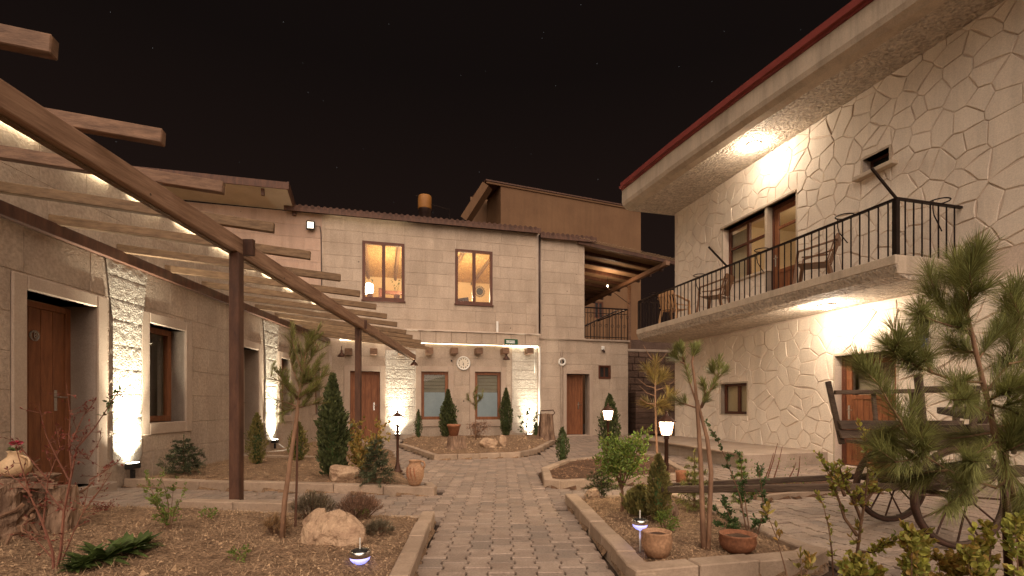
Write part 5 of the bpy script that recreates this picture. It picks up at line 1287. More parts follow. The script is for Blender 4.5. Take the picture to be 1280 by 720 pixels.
def bushy(lab, base, rx, ry, h, n, L, W, m, seed=0, bark='bark', cat='shrub', name='round_shrub', trunk=0, stems=7, up=.4, fill=.35, tr=.012):
    """rounded head of leaves on a trunk or straight from the ground"""
    rr = random.Random(seed); t = plant(name, lab, cat, base); b = Vector(base); wood = MB(); lf = MB(); cz_ = trunk+(h-trunk)*.5; rz = (h-trunk)*.5
    if trunk: wood.tube([b-Vector((0, 0, .02)), b+Vector((.01, 0, trunk*.5)), b+Vector((0, 0, trunk+rz*.3))], [tr, tr*.8, tr*.6], 7)
    ends = []
    for i in range(stems):
        q = 6.283*i/stems+rr.uniform(-.3, .3); k = rr.uniform(.35, .9); e = b+Vector((rx*k*math.cos(q), ry*k*math.sin(q), cz_+rz*rr.uniform(-.4, .85)))
        s0 = b+Vector((0, 0, trunk*.9)); wood.tube([s0, s0*.45+e*.55+rvec(rr)*rx*.08, e], [tr*.5, tr*.35, tr*.15], 5); ends.append(e)
    cl = [(ends[i % len(ends)]+rvec(rr)*rx*.25) for i in range(stems*4)]
    for i in range(n):
        if rr.random() < .75:
            c_ = cl[rr.randrange(len(cl))]; p = c_+rvec(rr)*rx*.30*rr.random()**.5
        else:
            v = rvec(rr)*(fill+(1-fill)*rr.random()); p = b+Vector((v.x*rx, v.y*ry, cz_+v.z*rz))
        out = (p-b-Vector((0, 0, cz_))); out = out.normalized() if out.length > .001 else Vector((0, 0, 1))
        leaf(lf, p, (out*.5+rvec(rr)*.8+Vector((0, 0, up))).normalized(), L*rr.uniform(.6, 1.2), W*rr.uniform(.7, 1.1), rr)
    wood.build('branches', M[bark], t); lf.build('foliage', M[m], t, recalc=False); return t

def pine(lab, base, trunk, branches, L, per, w_, m='needle', seed=0, r0=.02, bark='bark_pale', name='pine_tree', bare=.0, sub=2, sublen=.12, rb=.35):
    rr = random.Random(seed); t = plant(name, lab, 'tree', base); wood = MB(); nd = MB()
    sp_ = (.32, .85)
    tk = [Vector(p) for p in trunk]; n = len(tk); MB().tube(tk, [r0*(1-.72*i/(n-1)) for i in range(n)], 8).build('trunk', M[bark], t, smooth=True)
    shoot(nd, tk[-2:], L, per, w_, rr, start=.3)
    for br in branches:
        pts = [Vector(p) for p in br]; k = len(pts); wood.tube(pts, [r0*rb*(1-.7*i/(k-1)) for i in range(k)], 6)
        shoot(nd, pts, L, per, w_, rr, sp_, start=bare)
        for s_ in range(sub):
            i = rr.randrange(max(1, k-1)) if k > 2 else 0; p = pts[i]+(pts[i+1]-pts[i])*rr.uniform(.3, 1)
            d = ((pts[i+1]-pts[i]).normalized()+rvec(rr, -.2, 1)*.8).normalized(); e = p+d*sublen*rr.uniform(.7, 1.2); wood.tube([p, e], [r0*rb*.5, r0*rb*.25], 5); shoot(nd, [p, e], L, per//2, w_, rr, sp_)
    if wood.v: wood.build('branches', M[bark], t, smooth=True)
    nd.build('needles', M[m], t, recalc=False); return t

def spruce(lab, base, h, r_, m='spruce', seed=0, tiers=9, w_=.0018, L=.022, name='young_conifer', n=70):
    rr = random.Random(seed); t = plant(name, lab, 'tree', base); b = Vector(base); wood = MB(); nd = MB()
    MB().tube([b-Vector((0, 0, .02)), b+Vector((0, 0, h))], [h*.022, .003], 6).build('trunk', M['bark'], t)
    for i in range(tiers):
        s_ = .08+.88*i/tiers; k = 7 if i < tiers-2 else 4
        for j in range(k):
            q = 6.283*j/k+rr.uniform(-.4, .4)+i; l = r_*(1-s_)**.75*rr.uniform(.6, 1.15)+.02; p = b+Vector((0, 0, h*s_))
            e = p+Vector((math.cos(q)*l, math.sin(q)*l, l*rr.uniform(-.05, .35))); wood.tube([p, e], [.0035, .0012], 4); shoot(nd, [p, e], L, int(n*(l/r_)+12), w_, rr, (.7, 1.25))
            for z in range(3):
                a = p+(e-p)*rr.uniform(.3, .9); d = ((e-p).normalized()+rvec(rr)*.7).normalized()*l*.35; shoot(nd, [a, a+d], L, int(n*.3)+5, w_, rr, (.6, 1.2))
    shoot(nd, [b+Vector((0, 0, h*.85)), b+Vector((0, 0, h*1.03))], L, 30, w_, rr)
    wood.build('branches', M['bark'], t); nd.build('needles', M[m], t, recalc=False); return t

# ---- left front bed (A)
Yp = 3.72
def VV(l, Y): return [V(p[0], p[1], Y+(p[2] if len(p) > 2 else 0)) for p in l]
b0 = G(352, 676, .07)
rr = random.Random(2); brs = []
top = [(352, 676), (356, 625), (363, 575), (371, 520), (374, 495), (378, 470), (384, 430)]
for a, e in (((371, 508), (345, 500)), ((372, 500), (350, 462)), ((374, 492), (338, 470)), ((375, 485), (362, 445)), ((376, 480), (398, 455)), ((374, 495), (402, 485)), ((371, 510), (395, 505)), ((378, 470), (372, 425)), ((380, 462), (400, 430)), ((376, 482), (412, 468)), ((373, 497), (355, 480)), ((378, 465), (364, 420)), ((382, 440), (390, 418)), ((374, 490), (384, 460)), ((371, 510), (352, 515)), ((372, 500), (388, 490))):
    y = rr.uniform(-.16, .16); brs.append([V(a[0], a[1], b0[1]), V((a[0]+e[0])/2+rr.uniform(-3, 3), (a[1]+e[1])/2, b0[1]+y*.5), V(e[0], e[1], b0[1]+y)])
pine('bushy young pine on a tall bare trunk before the pergola post', b0, VV(top, b0[1]), brs, .066, 180, .0013, 'needle_olive', 3, .020, sub=4, sublen=.11)
g0 = G(369, 665, .07); tag(MB().tube([g0, V(371, 600, g0[1]+.01), V(372, 505, g0[1]+.03)], [.010, .009, .007], 6).build('support_stake', M['stake_wood'], at=g0), 'thin dark stake tied beside the bushy young pine trunk', 'stake')
b1 = G(383, 662, .07)
def grass_bush(lab, base, rx, ry, h, n, L, m, seed, name='lavender_bush'):
    rr = random.Random(seed); t = plant(name, lab, 'shrub', base); b = Vector(base); nd = MB(); wood = MB()
    for i in range(n):
        q = rr.uniform(0, 6.283); k = rr.random()**.6; d = Vector((math.cos(q)*k*rx, math.sin(q)*k*ry, h*(1-.45*k*k)*rr.uniform(.75, 1.08)))
        e = b+d; s_ = b+Vector((d.x*.25, d.y*.25, 0)); m_ = s_*.4+e*.6+Vector((0, 0, h*.08))
        if i % 3 == 0: wood.tube([s_, m_, e], [.003, .002, .001], 3, cap=False)
        shoot(nd, [m_, e], L, 11, .0018, rr, (.35, 1.0))
    wood.build('stems', M['bark'], t, recalc=False); nd.build('foliage', M[m], t, recalc=False); return t
grass_bush('dark grey-green lavender bush behind the tilted boulder', G(392, 655, .07), .20, .16, .26, 420, .035, 'lavender', 1)
grass_bush('pinkish brown thyme bush right of the lavender bush', G(448, 652, .07), .21, .16, .24, 460, .030, 'thyme', 2, 'thyme_bush')
grass_bush('low dull thyme tuft hugging the right side of the tilted boulder', G(473, 672, .07), .13, .10, .12, 200, .03, 'lavender', 3, 'thyme_bush')
grass_bush('straw coloured dry tuft at the foot of the young pine', G(345, 672, .07), .12, .10, .16, 90, .04, 'dry_grass', 4, 'dry_tuft')
# green shrub and bare red shrub
g0 = G(212, 668, .07); rr = random.Random(8); st_ = []
for i in range(9):
    e = V(rr.uniform(182, 236), rr.uniform(592, 632), g0[1]+rr.uniform(-.12, .12)); st_.append([g0, tuple(Vector(g0)*.5+Vector(e)*.5+Vector((rr.uniform(-.02, .02), 0, .02))), e])
broadleaf('small light green leafy shrub in the middle of the left bed', g0, st_, .026, .011, 'leaf_green', 8, per=13, twigs=7, twl=.07, rad=.0035)
g0 = G(70, 722, .06); Y0 = g0[1]; rr = random.Random(5)
sk = [[(70, 716), (76, 690), (80, 640), (90, 590), (96, 560), (118, 535), (150, 487)], [(68, 716), (66, 690), (52, 650), (38, 620), (20, 560)], [(68, 700), (45, 675), (28, 660)], [(78, 700), (92, 665), (104, 640), (112, 600)], [(86, 600), (70, 570), (58, 545), (48, 505)], [(90, 590), (86, 550), (88, 520), (83, 480)],
      [(54, 655), (60, 600), (75, 560), (70, 530)], [(96, 560), (110, 575), (128, 545)], [(80, 640), (60, 615), (40, 590)], [(104, 640), (125, 612), (140, 590)], [(40, 620), (22, 600), (5, 590)], [(60, 600), (35, 570), (12, 545)], [(112, 600), (130, 590), (150, 575)], [(88, 555), (104, 520), (120, 500)]]
t = plant('red_leaf_shrub', 'spindly red leaved shrub spreading across the left front corner', 'shrub', g0); wood = MB(); lf = MB()
for i, s_ in enumerate(sk):
    off = 0 if i < 4 else rr.uniform(-.12, .12); pts = [Vector(V(p[0], p[1], Y0+off*k/len(s_))) for k, p in enumerate(s_)]; r0 = .009 if i < 2 else .0045
    wood.tube(pts, [r0*(1-.75*k/(len(pts)-1)) for k in range(len(pts))], 5)
    for k in range(len(pts)-1):
        if i < 4 and k < 1: continue
        for q in range(6):
            p = pts[k]+(pts[k+1]-pts[k])*rr.random(); d = rvec(rr, -.2, 1); e = p+d*rr.uniform(.03, .10); wood.tube([p, e], [.002, .001], 3, cap=False)
            for z in range(rr.choice((1, 2, 3))): leaf(lf, p+(e-p)*rr.uniform(.4, 1), (d+rvec(rr)*.8).normalized(), rr.uniform(.012, .028), .009, rr)
wood.build('branches', M['red_twig'], t); lf.build('foliage', M['leaf_red'], t, recalc=False)
tl = MB(); rr = random.Random(6)
for q in range(26):
    p = Vector(V(rr.uniform(128, 152), 0, Y0)); x = rr.random(); p = Vector(V(126+24*x, 522-36*x+rr.uniform(-7, 7), Y0)); leaf(tl, p, rvec(rr), .03, .013, rr)
tl.build('tip_leaves', M['leaf_dark'], t, recalc=False)
def rosette(lab, base, n, L, W, m, seed, flat=.5, name='broad_leaf_plant'):
    rr = random.Random(seed); t = plant(name, lab, 'plant', base); lf = MB(); b = Vector(base)
    for i in range(n):
        q = rr.uniform(0, 6.283); d = Vector((math.cos(q), math.sin(q), rr.uniform(.15, 1.1)*flat*2.4)).normalized(); l = L*rr.uniform(.7, 1.25); s_ = Vector((-math.sin(q), math.cos(q), 0)); k = len(lf.v); up = s_.cross(d)*-1
        for j in range(5):
            f_ = j/4; w_ = W*math.sin(math.pi*(.12+.86*f_))*.5; c_ = b+d*l*f_+Vector((0, 0, -.5*l*f_*f_*flat)); lf.v += [tuple(c_-s_*w_+Vector((0, 0, .2*w_))), tuple(c_), tuple(c_+s_*w_+Vector((0, 0, .2*w_)))]
        for j in range(4): a = k+3*j; lf.f += [(a, a+1, a+4, a+3), (a+1, a+2, a+5, a+4)]
    lf.build('leaves', M[m], t, smooth=True, recalc=False); return t
for i, (px, py, s_) in enumerate(((108, 706, .9), (130, 700, 1.1), (158, 692, 1.0), (176, 684, .9), (95, 712, .6))):
    rosette(['low dark green leaf clump left of the row', 'largest dark green leaf clump beside the red shrub', 'dark green leaf clump third in the low row', 'dark green leaf clump at the right end of the low row', 'small dark green leaf clump nearest the red shrub stems'][i], G(px, py, .12), 46, .17*s_, .040*s_, 'hosta', i)
c = jc; rosette('green leaves of the flower in the cream clay jar', (c[0], c[1], c[2]+.18), 12, .07, .035, 'hosta', 11, .4, 'jar_leaves')
t = plant('pink_flower', 'pink flower standing in the cream clay jar', 'flower', (c[0]+.02, c[1], c[2]+.20)); lf = MB(); rr = random.Random(3)
for i in range(16): leaf(lf, Vector((c[0]+.01, c[1], c[2]+.235)), Vector((math.cos(i*2.4), math.sin(i*2.4), rr.uniform(.0, .8))).normalized(), .045, .028, rr)
lf.build('petals', M['petal'], t, recalc=False); MB().tube([(c[0], c[1], c[2]+.15), (c[0]+.01, c[1], c[2]+.235)], .003, 5).build('stem', M['leaf_dark'], t)

# ---- bed B and the strip at the wall
spruce('small spreading spruce by the first uplight', (-4.45, 6.72, .1), .52, .34, 'spruce', 1, 9, .0034, .034, n=110)
g0 = (-4.35, 8.55, .1); broadleaf('thin bare sapling against the wall right of the first window', (-3.78, 6.9, .1), [[(-3.80, 6.9, .1), (-3.79, 6.9, .35), (-3.76, 6.9, .68)]], .03, .016, 'leaf_dark', 4, per=3, twigs=9, twl=.035, rad=.004, name='sapling')
thuja('sparse light green thuja in front of the second door', (-4.06, 7.9, .08), .82, .15, 'thuja_light', 21, 1300, .6, name='light_thuja_shrub')
thuja('small yellowish thuja by the light cable', V(373, 580, 8.4)[:2]+(.08,), .66, .17, 'thuja_light', 22, 1100, .7, name='light_thuja_shrub')
thuja('tall dark green thuja beside the flat topped boulder', G(416, 597, .1), 1.32, .215, 'thuja', 23, 5200, 1.0)
g0 = G(460, 596, .08); rr = random.Random(12); st_ = []
for i in range(16): e = V(rr.uniform(442, 480), rr.uniform(532, 580), g0[1]+rr.uniform(-.2, .2)); st_.append([g0, tuple(Vector(g0)*.5+Vector(e)*.5), e])
broadleaf('golden leaved shrub beside the tall dark thuja', g0, st_, .055, .032, 'leaf_gold', 12, per=16, twigs=7, twl=.13, rad=.006, name='golden_shrub')
spruce('feathery grey-green conifer in front of the golden shrub', G(470, 605, .09), .58, .26, 'spruce', 3, 9, .0030, .04, n=80)
spruce('thin light conifer sapling beyond the small yellowish thuja', (-3.3, 9.2, .08), .62, .14, 'needle_olive', 5, 8, .003, .03, n=40)
# ---- bed D
def Dp(px, n_): u = FA.hit(px, 500, n_)[0]; return FA.P(u, .08, n_)
thuja('tapering thuja in front of the left reception window', Dp(560, 1.0), 1.38, .30, 'thuja', 31, 3600, 1.35)
thuja('narrow tall thuja right of the right reception window', Dp(632.5, .9), 1.46, .20, 'thuja', 32, 4200, .55)
bushy('low brown shrub beside the split stump', Dp(598, 1.5), .34, .25, .48, 900, .05, .02, 'thyme', 33, name='brown_shrub')
b0 = Dp(523, 1.3); thuja('slim young thuja under the left reception window edge', b0, .82, .12, 'thuja', 34, 900, .5)
b0 = Dp(595, 2.6); Yb = b0[1]
pine('small lollipop pine before the right reception window', b0, [b0, V(594, 520, Yb), V(594, 500, Yb)], [[V(594, 505, Yb), V(592, 492, Yb), V(596, 484, Yb)], [V(594, 508, Yb), V(586, 500, Yb+.1), V(584, 494, Yb)], [V(594, 505, Yb), V(602, 498, Yb-.1), V(603, 489, Yb)]], .13, 160, .004, 'needle_olive', 35, .02, sub=1, sublen=.1)
b0 = Dp(659, 1.25); Yb = b0[1]
broadleaf('dark leafed sapling standing against the right uplight glow', b0, [[b0, V(657, 535, Yb), V(659, 518, Yb)], [b0, V(664, 535, Yb), V(670, 522, Yb)], [b0, V(654, 540, Yb), V(652, 525, Yb)]], .09, .045, 'leaf_dark', 36, per=9, twigs=5, twl=.14, rad=.012, name='dark_sapling')
thuja('tiny thuja at the foot of the right uplight', Dp(670, 1.1), .42, .12, 'thuja', 37, 500, .8)
thuja('small dark thuja standing on the paving before the back door', G(703, 579, .02), .62, .12, 'thuja', 38, 1000, .5)
# ---- bed E
thuja('columnar thuja behind the glowing lantern near the back door', (1.95, 9.9, .06), 1.18, .21, 'thuja', 41, 2600, .6)
b0 = G(777, 640, .08); bushy('round broadleaf bush on a short trunk in the right beds', b0, .24, .22, .66, 2100, .038, .020, 'leaf_green', 42, trunk=.22, name='round_bush', stems=11, tr=.018)
Yb = b0[1]; broadleaf('long arching leafy shoots rising right of the round bush', b0, [[V(785, 600, Yb), V(798, 570, Yb), V(812, 540, Yb)], [V(785, 600, Yb), V(800, 575, Yb+.1), V(806, 562, Yb+.1)]], .035, .016, 'leaf_green', 43, per=9, twigs=9, twl=.05, rad=.004, name='leafy_shoots')
spruce('dark drooping juniper sprig over the small grey stone', G(752, 618, .08), .30, .20, 'thuja', 44, 6, .003, .03, n=60, name='juniper')
thuja('small red tinged plant in the middle right bed', (1.72, 7.2, .05), .28, .10, 'leaf_red', 45, 240, .6, name='red_plant')
# ---- bed F
thuja('greyish columnar thuja between the bright lantern and the round bush', G(823, 655, .07), .56, .095, 'thuja_light', 51, 1800, .4)
thuja('low wide thuja at the foot of the greyish column', G(800, 648, .07), .26, .16, 'thuja_light', 52, 1500, .6)
bushy('small green shrub behind the round pale pot', G(832, 668, .07), .09, .08, .17, 420, .025, .011, 'leaf_green', 53)
Yc = 3.32; b0 = (V(882, 690, Yc)[0], Yc, .07)
rr = random.Random(9)
def P3(l, dy=0): return [V(p[0], p[1], Yc+dy*(i/len(l))) for i, p in enumerate(l)]
twin = pine('twin stemmed lollipop pine with tufted tips in the right front bed', b0, P3([(880, 694), (878, 640), (876, 580), (873, 530), (871, 505), (869, 480), (865, 452), (868, 436)]),
     [P3([(871, 505), (861, 475), (855, 450), (846, 442)], .1), P3([(855, 452), (850, 436)], -.1), P3([(865, 452), (872, 434)], .05), P3([(877, 510), (888, 488), (897, 472), (899, 450)], -.08), P3([(896, 474), (908, 462)], .1), P3([(856, 455), (842, 448)]), P3([(871, 510), (850, 503), (840, 497)], .15), P3([(897, 472), (888, 462)], .1), P3([(875, 512), (882, 492), (878, 478)], -.1)], .075, 150, .0020, 'needle', 61, .019, sub=1, sublen=.05, bare=.35)
MB().tube(P3([(885, 694), (887, 640), (889, 590), (884, 548), (876, 518), (872, 500)]), [.017, .016, .015, .013, .010, .008], 8).build('trunk', M['bark_pale'], twin, smooth=True)
Yg = 5.9; b1 = (V(824, 600, Yg)[0], Yg, .05)
hz = pine('hazy thin pine rising behind the bright lantern', b1, [b1, V(820, 540, Yg), V(819, 490, Yg), V(819, 450, Yg)], [[V(819, 482, Yg), V(815, 472, Yg), V(812, 466, Yg)], [V(819, 482, Yg), V(826, 474, Yg), V(828, 468, Yg)], [V(819, 478, Yg), V(820, 468, Yg+.1)], [V(819, 508, Yg), V(834, 498, Yg), V(845, 494, Yg)], [V(819, 508, Yg), V(806, 502, Yg+.1)], [V(819, 505, Yg), V(833, 508, Yg-.1)]], .15, 130, .0034, 'needle_yellow', 62, .018, sub=1, sublen=.1)
for a, e in (((819, 452), (804, 431)), ((819, 485), (798, 474)), ((819, 495), (799, 482)), ((819, 488), (846, 474)), ((819, 505), (800, 498)), ((819, 455), (834, 440))):
    MB().tube([V(*a, Yg), V((a[0]+e[0])/2, (a[1]+e[1])/2+3, Yg), V(*e, Yg)], [.006, .004, .002], 4).build('twig', M['bark_pale'], hz)
spruce('feathery conifer sapling behind the twin stemmed pine', (V(868, 610, 4.6)[0], 4.6, .05), .56, .17, 'needle_olive', 63, 8, .0028, .03, n=50)
bq = G(925, 668, .08); Yq = bq[1]+.1
def P4(l, dy=0): return [V(p[0], p[1], Yq+dy*(i/len(l))) for i, p in enumerate(l)]
broadleaf('tall zigzag evergreen shrub behind the wide clay bowl', bq, [P4([(935, 672), (925, 620), (912, 585), (897, 550), (888, 535)]), P4([(938, 672), (932, 630), (928, 600), (926, 570)], .1), P4([(945, 672), (955, 640), (952, 610), (949, 590)], -.1), P4([(930, 672), (912, 650), (895, 640)], .1), P4([(935, 672), (945, 655), (958, 650)]), P4([(930, 672), (915, 660), (900, 655)], -.15), P4([(925, 672), (910, 640), (905, 625)], .1)], .030, .016, 'leaf_dark', 64, per=15, twigs=12, twl=.045, rad=.006, name='zigzag_shrub')
spruce('little bright conifer sprig between zigzag shrub and house', (V(927, 590, 4.9)[0], 4.9, .05), .52, .10, 'leaf_green', 65, 7, .003, .03, n=40)
for k_, (a, e, lab) in enumerate((((955, 602), (967, 566), 'bare reddish stick leftmost of the five by the terrace platform'), ((958, 602), (972, 554), 'tallest leaning bare stick before the terrace platform'), ((966, 602), (978, 558), 'third bare stick before the terrace platform corner'), ((985, 600), (995, 578), 'short slanting bare stick right of the three tall ones'), ((996, 600), (1000, 570), 'upright bare stick rightmost by the terrace platform'))):
    q = V(a[0], a[1], 6.3); tag(MB().tube([V(*a, 6.3), V((a[0]+e[0])/2+1, (a[1]+e[1])/2, 6.3), V(*e, 6.3)], [.008, .006, .003], 4).build('bare_stick', M['red_twig'], at=q), lab, 'stick', 'bare sticks by the terrace platform')
bushy('low straggly weeds behind the cart shafts', (3.3, 6.35, .02), .6, .2, .12, 350, .03, .012, 'leaf_green', 66, name='weed_tuft')

# ================================================================== CART
ct = thing('wooden_cart', 'old dark wooden horse cart with spoked iron wheels and long shafts', 'cart', (3.3, 4.0, 0))
Yn, Yf = 3.62, 4.46
def wheel(cx, cy, cz_, r_, seed):
    axd = Vector((.06, -1, 0)).normalized()
    rim = MB().ring((cx, cy, cz_), axd, r_-.018, .020, 44, 8, 1.35); rm_ = rim.build('wheel', M['rusty_iron'], ct, smooth=True)
    MB().ring((cx, cy, cz_), axd, r_-.040, .010, 44, 5, 2.2).build('felloe', M['cart_wood'], rm_, smooth=True)
    c_ = Vector((cx, cy, cz_)); hb = MB().tube([c_-axd*.07, c_-axd*.05, c_-axd*.02, c_+axd*.05, c_+axd*.08, c_+axd*.10], [.035, .055, .062, .058, .042, .032], 16).build('hub', M['cart_wood'], rm_, smooth=True)
    a = axd.orthogonal().normalized(); b = axd.cross(a)
    for i in range(12):
        q = 2*math.pi*i/12+seed; s_ = axd*(.05 if i % 2 else -.05); e = c_+(a*math.cos(q)+b*math.sin(q))*(r_-.04); f_ = c_+(a*math.cos(q)+b*math.sin(q))*.05+s_
        MB().tube([f_, e], .0075, 5).build('spoke', M['rusty_iron'], rm_)
w1 = V(1200, 627, Yn); w2 = V(1113, 607, Yf)
R1, R2 = .375, .34
wheel(w1[0], w1[1], R1, R1, .2); wheel(w2[0], w2[1], R2, R2, .1)
MB().tube([(w1[0], w1[1], R1), (w2[0], w2[1], R2)], .022, 8).build('axle', M['rusty_iron'], ct)
def W3(px, py, Y): return Vector(V(px, py, Y))
MB().beam(W3(1212, 607, 3.80), W3(826, 612, 4.05), .045, .055).build('shaft', M['cart_wood'], ct, bevel=.006)
MB().beam(W3(1190, 591, 4.45), W3(1090, 594, 4.5), .045, .05).build('shaft_end', M['cart_wood'], ct, bevel=.006); MB().beam(W3(1100, 594, 4.50), W3(802, 609, 4.85), .042, .05).build('shaft', M['cart_wood'], ct, bevel=.006)
MB().beam(W3(1090, 602, 3.9), W3(1098, 597, 4.55), .05, .05).build('cross_bar', M['cart_wood'], ct, bevel=.005)
MB().beam(W3(1128, 604, 3.80), W3(1280, 588, 3.62), .06, .08).build('under_beam', M['cart_wood'], ct, bevel=.005); MB().beam(W3(1100, 592, 4.45), W3(1230, 580, 4.4), .06, .08).build('under_beam', M['cart_wood'], ct, bevel=.005)
sp = MB()
for (px, Y) in ((1125, 3.85), (1168, 3.78)):
    q = [W3(px-25, 596, Y)+Vector((0, 0, .0)), W3(px-8, 601, Y), W3(px+10, 601, Y), W3(px+28, 594, Y)]; sp.tube([tuple(v) for v in q], .012, 5)
sp.build('leaf_spring', M['rusty_iron'], ct)
x0, x1 = 3.03, 4.15; zf = .735
bd_ = MB()
for i in range(6): MB().box(x0+.02, x1, 3.72+i*.135+.003, 3.72+(i+1)*.135-.003, zf-.03, zf).build('floor_board', M['cart_wood'], ct)
for (Y, dy) in ((3.70, -1), (4.55, 1)):
    for k in range(2):
        z0 = zf+.005+k*.085; MB().hexa([(x0, Y, z0), (x0, Y+.025, z0), (x1, Y+.025, z0), (x1, Y, z0), (x0-.02, Y+dy*.02, z0+.08), (x0-.02, Y+.025+dy*.02, z0+.08), (x1+.02, Y+.025+dy*.02, z0+.08), (x1+.02, Y+dy*.02, z0+.08)]).build('side_board', M['cart_wood'], ct, bevel=.004)
    MB().beam((x0-.03, Y+dy*.06, 1.165), (x1+.02, Y+dy*.06, 1.185), .04, .04).build('top_rail', M['cart_wood'], ct, bevel=.006)
    for (xa, xb) in ((x0+.03, x0-.075), (x0+.36, x0+.35), (x0+.68, x0+.72), (x1-.05, x1+.03)):
        tz = 1.27 if xa < x0+.1 or xa > x0+.7 else 1.165
        MB().beam((xa, Y-.03 if dy < 0 else Y+.05, zf-.05), (xb, Y+dy*.09, tz), .045, .045 if tz > 1.2 else .025).build('stake', M['cart_wood'], ct, bevel=.006)
MB().beam((x0+.45, 3.72, .97), (x0+.9, 4.5, 1.0), .12, .06).build('seat_board', M['cart_wood'], ct, bevel=.006)
MB().box(x0+.62, x0+.67, 3.85, 3.9, .9, 1.03).build('brake_bracket', M['rusty_iron'], ct)

# ================================================================== CORNER PLANTING AT THE RIGHT
Yr = 2.42; base = (V(1262, 730, Yr)[0], Yr, .02)
def Q(l, dy=0, y0=0): return [V(p[0], p[1], Yr+y0+dy*(i/max(1, len(l)-1))) for i, p in enumerate(l)]
trk = Q([(1285, 790), (1275, 660), (1268, 620), (1255, 580), (1243, 540), (1236, 505), (1228, 475), (1220, 440), (1212, 405), (1204, 370), (1197, 340)])
br = [Q([(1227, 478), (1195, 476), (1165, 466), (1147, 458), (1130, 440), (1117, 412)], -.15), Q([(1147, 458), (1128, 450), (1108, 432)], -.1, -.1), Q([(1165, 466), (1150, 440), (1142, 425)], .15, -.1),
      Q([(1215, 420), (1196, 405), (1180, 385), (1168, 360), (1160, 345)], .15), Q([(1212, 412), (1190, 408), (1165, 400), (1146, 392)], -.2), Q([(1208, 395), (1200, 372), (1188, 350)], .2), Q([(1208, 390), (1215, 365), (1212, 340)], -.15),
      Q([(1232, 492), (1248, 470), (1262, 455), (1280, 430), (1300, 400)], .15), Q([(1262, 455), (1268, 420), (1275, 395), (1262, 365)], -.1, .1), Q([(1236, 500), (1258, 490), (1290, 478)], -.2), Q([(1280, 430), (1275, 400), (1285, 360)], .2, .1),
      Q([(1258, 600), (1245, 610), (1215, 600), (1185, 588), (1158, 571), (1138, 552)], -.25), Q([(1158, 571), (1138, 575), (1118, 578)], -.1, -.2), Q([(1138, 552), (1128, 530), (1112, 505), (1098, 480), (1082, 465)], -.1, -.22), Q([(1185, 588), (1160, 590), (1140, 600)], .1, -.2),
      Q([(1243, 540), (1215, 545), (1190, 548), (1165, 540)], .2), Q([(1246, 550), (1228, 562), (1205, 575)], -.3), Q([(1243, 535), (1262, 530), (1290, 515)], .2), Q([(1240, 520), (1222, 510), (1205, 500), (1188, 500)], -.25), Q([(1250, 565), (1268, 560), (1295, 545)], -.15), Q([(1220, 440), (1200, 440), (1180, 432)], .3), Q([(1222, 450), (1236, 430), (1248, 408)], .25), Q([(1127, 530), (1110, 540), (1098, 548)], .1, -.2), Q([(1204, 370), (1200, 345), (1205, 325)], .1), Q([(1250, 560), (1262, 590), (1285, 615)], -.15), Q([(1236, 505), (1262, 512), (1295, 528)], -.1), Q([(1215, 600), (1205, 615), (1190, 628)], -.1, -.15), Q([(1262, 455), (1285, 450), (1305, 440)], .1)]
pine('large long needled pine filling the right edge in front of the cart', base, trk, br, .135, 430, .00105, 'needle', 71, .020, bark='bark_pale', sub=3, sublen=.11, rb=.36)
sb_ = V(1263, 760, 2.50); tag(MB().tube([(sb_[0], sb_[1], -.02), V(1258, 650, 2.50), V(1254, 540, 2.52)], .018, 10).build('support_pole', M['lamp_bronze'], at=(sb_[0], sb_[1], 0), smooth=True), 'dark round pole standing beside the large pine trunk', 'pole')
# broadleaf shrub in the middle foreground right
Ys = 2.72; bs = (V(1070, 720, Ys)[0], Ys, .03)
def S(l, dy=0, Y=None): return [V(p[0], p[1], (Y or Ys)+dy*(i/max(1, len(l)-1))) for i, p in enumerate(l)]
broadleaf('branching glossy leaved shrub in front of the cart shafts', bs, [[bs]+S([(1068, 715), (1073, 680), (1077, 650), (1082, 620), (1085, 590), (1082, 560), (1080, 540)], -.05), S([(1072, 670), (1056, 648), (1047, 620), (1040, 595), (1030, 578)], .15), S([(1077, 650), (1068, 628), (1056, 605), (1050, 585)], -.15), S([(1080, 630), (1094, 610), (1098, 590)], .1), S([(1056, 620), (1048, 600), (1042, 588)], .1), S([(1074, 690), (1092, 690), (1112, 675)], -.1)], .034, .020, 'leaf_yellowgreen', 72, per=8, twigs=12, twl=.05, rad=.010, name='glossy_shrub')
broadleaf('slim leafy shoot left of the branching glossy shrub', (S([(1042, 725)])[0][0], Ys, .03), [S([(1042, 728), (1040, 690), (1036, 660), (1030, 635), (1024, 620)])], .028, .017, 'leaf_yellowgreen', 73, per=5, twigs=11, twl=.03, rad=.005, name='leafy_shoot')
Yk = 2.45
broadleaf('yellowish leafy shoot rising over the front kerb', (V(985, 735, Yk)[0], Yk, .02), [S([(990, 745), (980, 705), (970, 670), (962, 650), (955, 640)], 0, Yk), S([(1000, 745), (1002, 715), (1000, 700)], .05, Yk), S([(1005, 745), (1008, 720), (1012, 700)], .0, Yk)], .046, .022, 'leaf_gold', 74, per=4, twigs=5, twl=.04, rad=.004, name='leafy_shoot')
Yz = 2.25
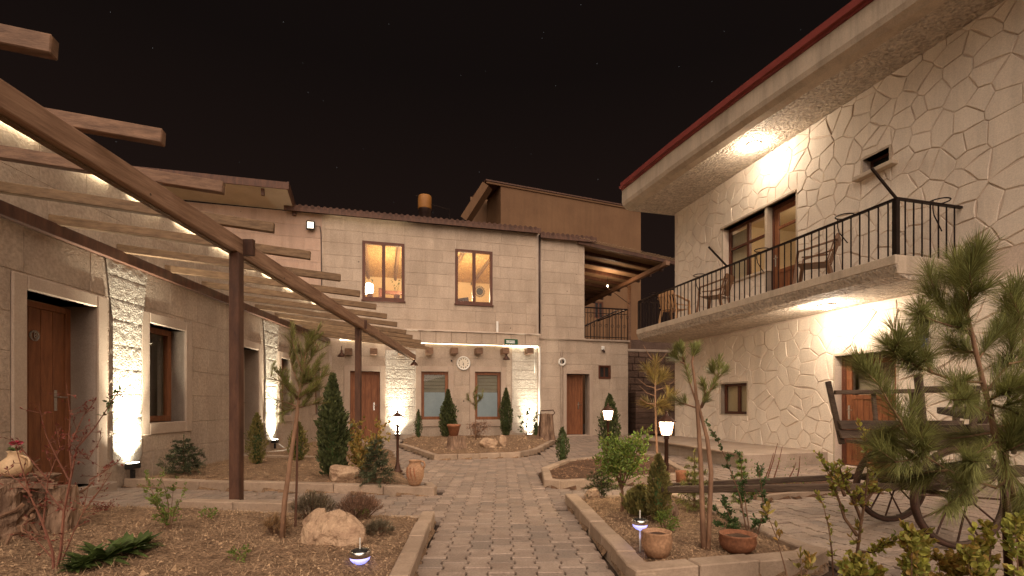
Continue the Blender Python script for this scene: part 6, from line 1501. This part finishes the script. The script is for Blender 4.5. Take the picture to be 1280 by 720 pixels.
def hedge(lab, x0_, x1_, ytop, seed, n, Y, m='leaf_yellowgreen'):
    rr = random.Random(seed); b_ = (V((x0_+x1_)/2, 730, Y)[0], Y, .02); L = []
    for i in range(n):
        x = rr.uniform(x0_, x1_); top = ytop+rr.uniform(0, 38); y = Y+rr.uniform(-.10, .12); xb = (x0_+x1_)/2+(x-(x0_+x1_)/2)*.5
        L.append([(V(xb, 700, y)[0], y, .02), V((x+xb)/2, (top+760)/2, y), V(x, top+6, y)])
    return broadleaf(lab, b_, L, .038, .027, m, seed, per=10, twigs=10, twl=.045, rad=.004, name='evergreen_shrub')
hedge('bright evergreen shrub under the cart wheel, left of the wheel hub', 1122, 1160, 655, 75, 8, 2.35)
hedge('evergreen shrub between the wheel and the dark pole', 1205, 1250, 655, 76, 7, 2.3)
hedge('evergreen shrub in the very right bottom corner behind the pole', 1262, 1300, 640, 77, 7, 2.25)
hedge('low yellow tipped shrub between the wheel shrubs', 1172, 1200, 690, 78, 4, 2.35, 'leaf_gold')
hedge('low leafy growth at the foot of the branching glossy shrub', 1050, 1105, 690, 79, 7, 2.45)
# sill plants in the left lit window
for k, (du, lab) in enumerate(((.22, 'small potted plant on the left of the lit window sill'), (1.02, 'leggy potted plant on the right of the lit window sill'))):
    c = Vector(FA.P(W1[0]+du, W1[2]+.09, -.22)); broadleaf(lab, tuple(c), [[c+Vector((0, 0, .1)), c+Vector((.02, 0, .3)), c+Vector((.06, 0, .5))], [c+Vector((0, 0, .1)), c+Vector((-.06, 0, .3)), c+Vector((-.12, 0, .52 if k else .4))]], .05, .03, 'leaf_dark', 80+k, per=4, twigs=5, twl=.08, rad=.006, cat='plant', name='sill_plant')
    t = thing('sill_pot', ['small pot at the left of the lit window sill', 'small pot at the right of the lit window sill'][k], 'pot', tuple(c)); MB().lathe(c, [(.08, 0), (.10, .1), (.10, .14), (.05, .15)], 12).build('body', M['terracotta'], t, smooth=True)


for k, (px, py, r_, h_, lab) in enumerate(((128, 640, .10, .09, 'low weeds in the left bed between red shrub and path kerb'), (262, 650, .07, .10, 'small weed tuft right of the light green shrub in the left bed'), (300, 700, .06, .06, 'tiny weed tuft near the front middle of the left bed'), (455, 648, .06, .07, 'small weed tuft at the right back corner of the left bed'))):
    bushy(lab, G(px, py, .10), r_, r_, h_, 150, .020, .010, 'leaf_green' if k else 'leaf_red', 90+k, name='weed_tuft', stems=5)
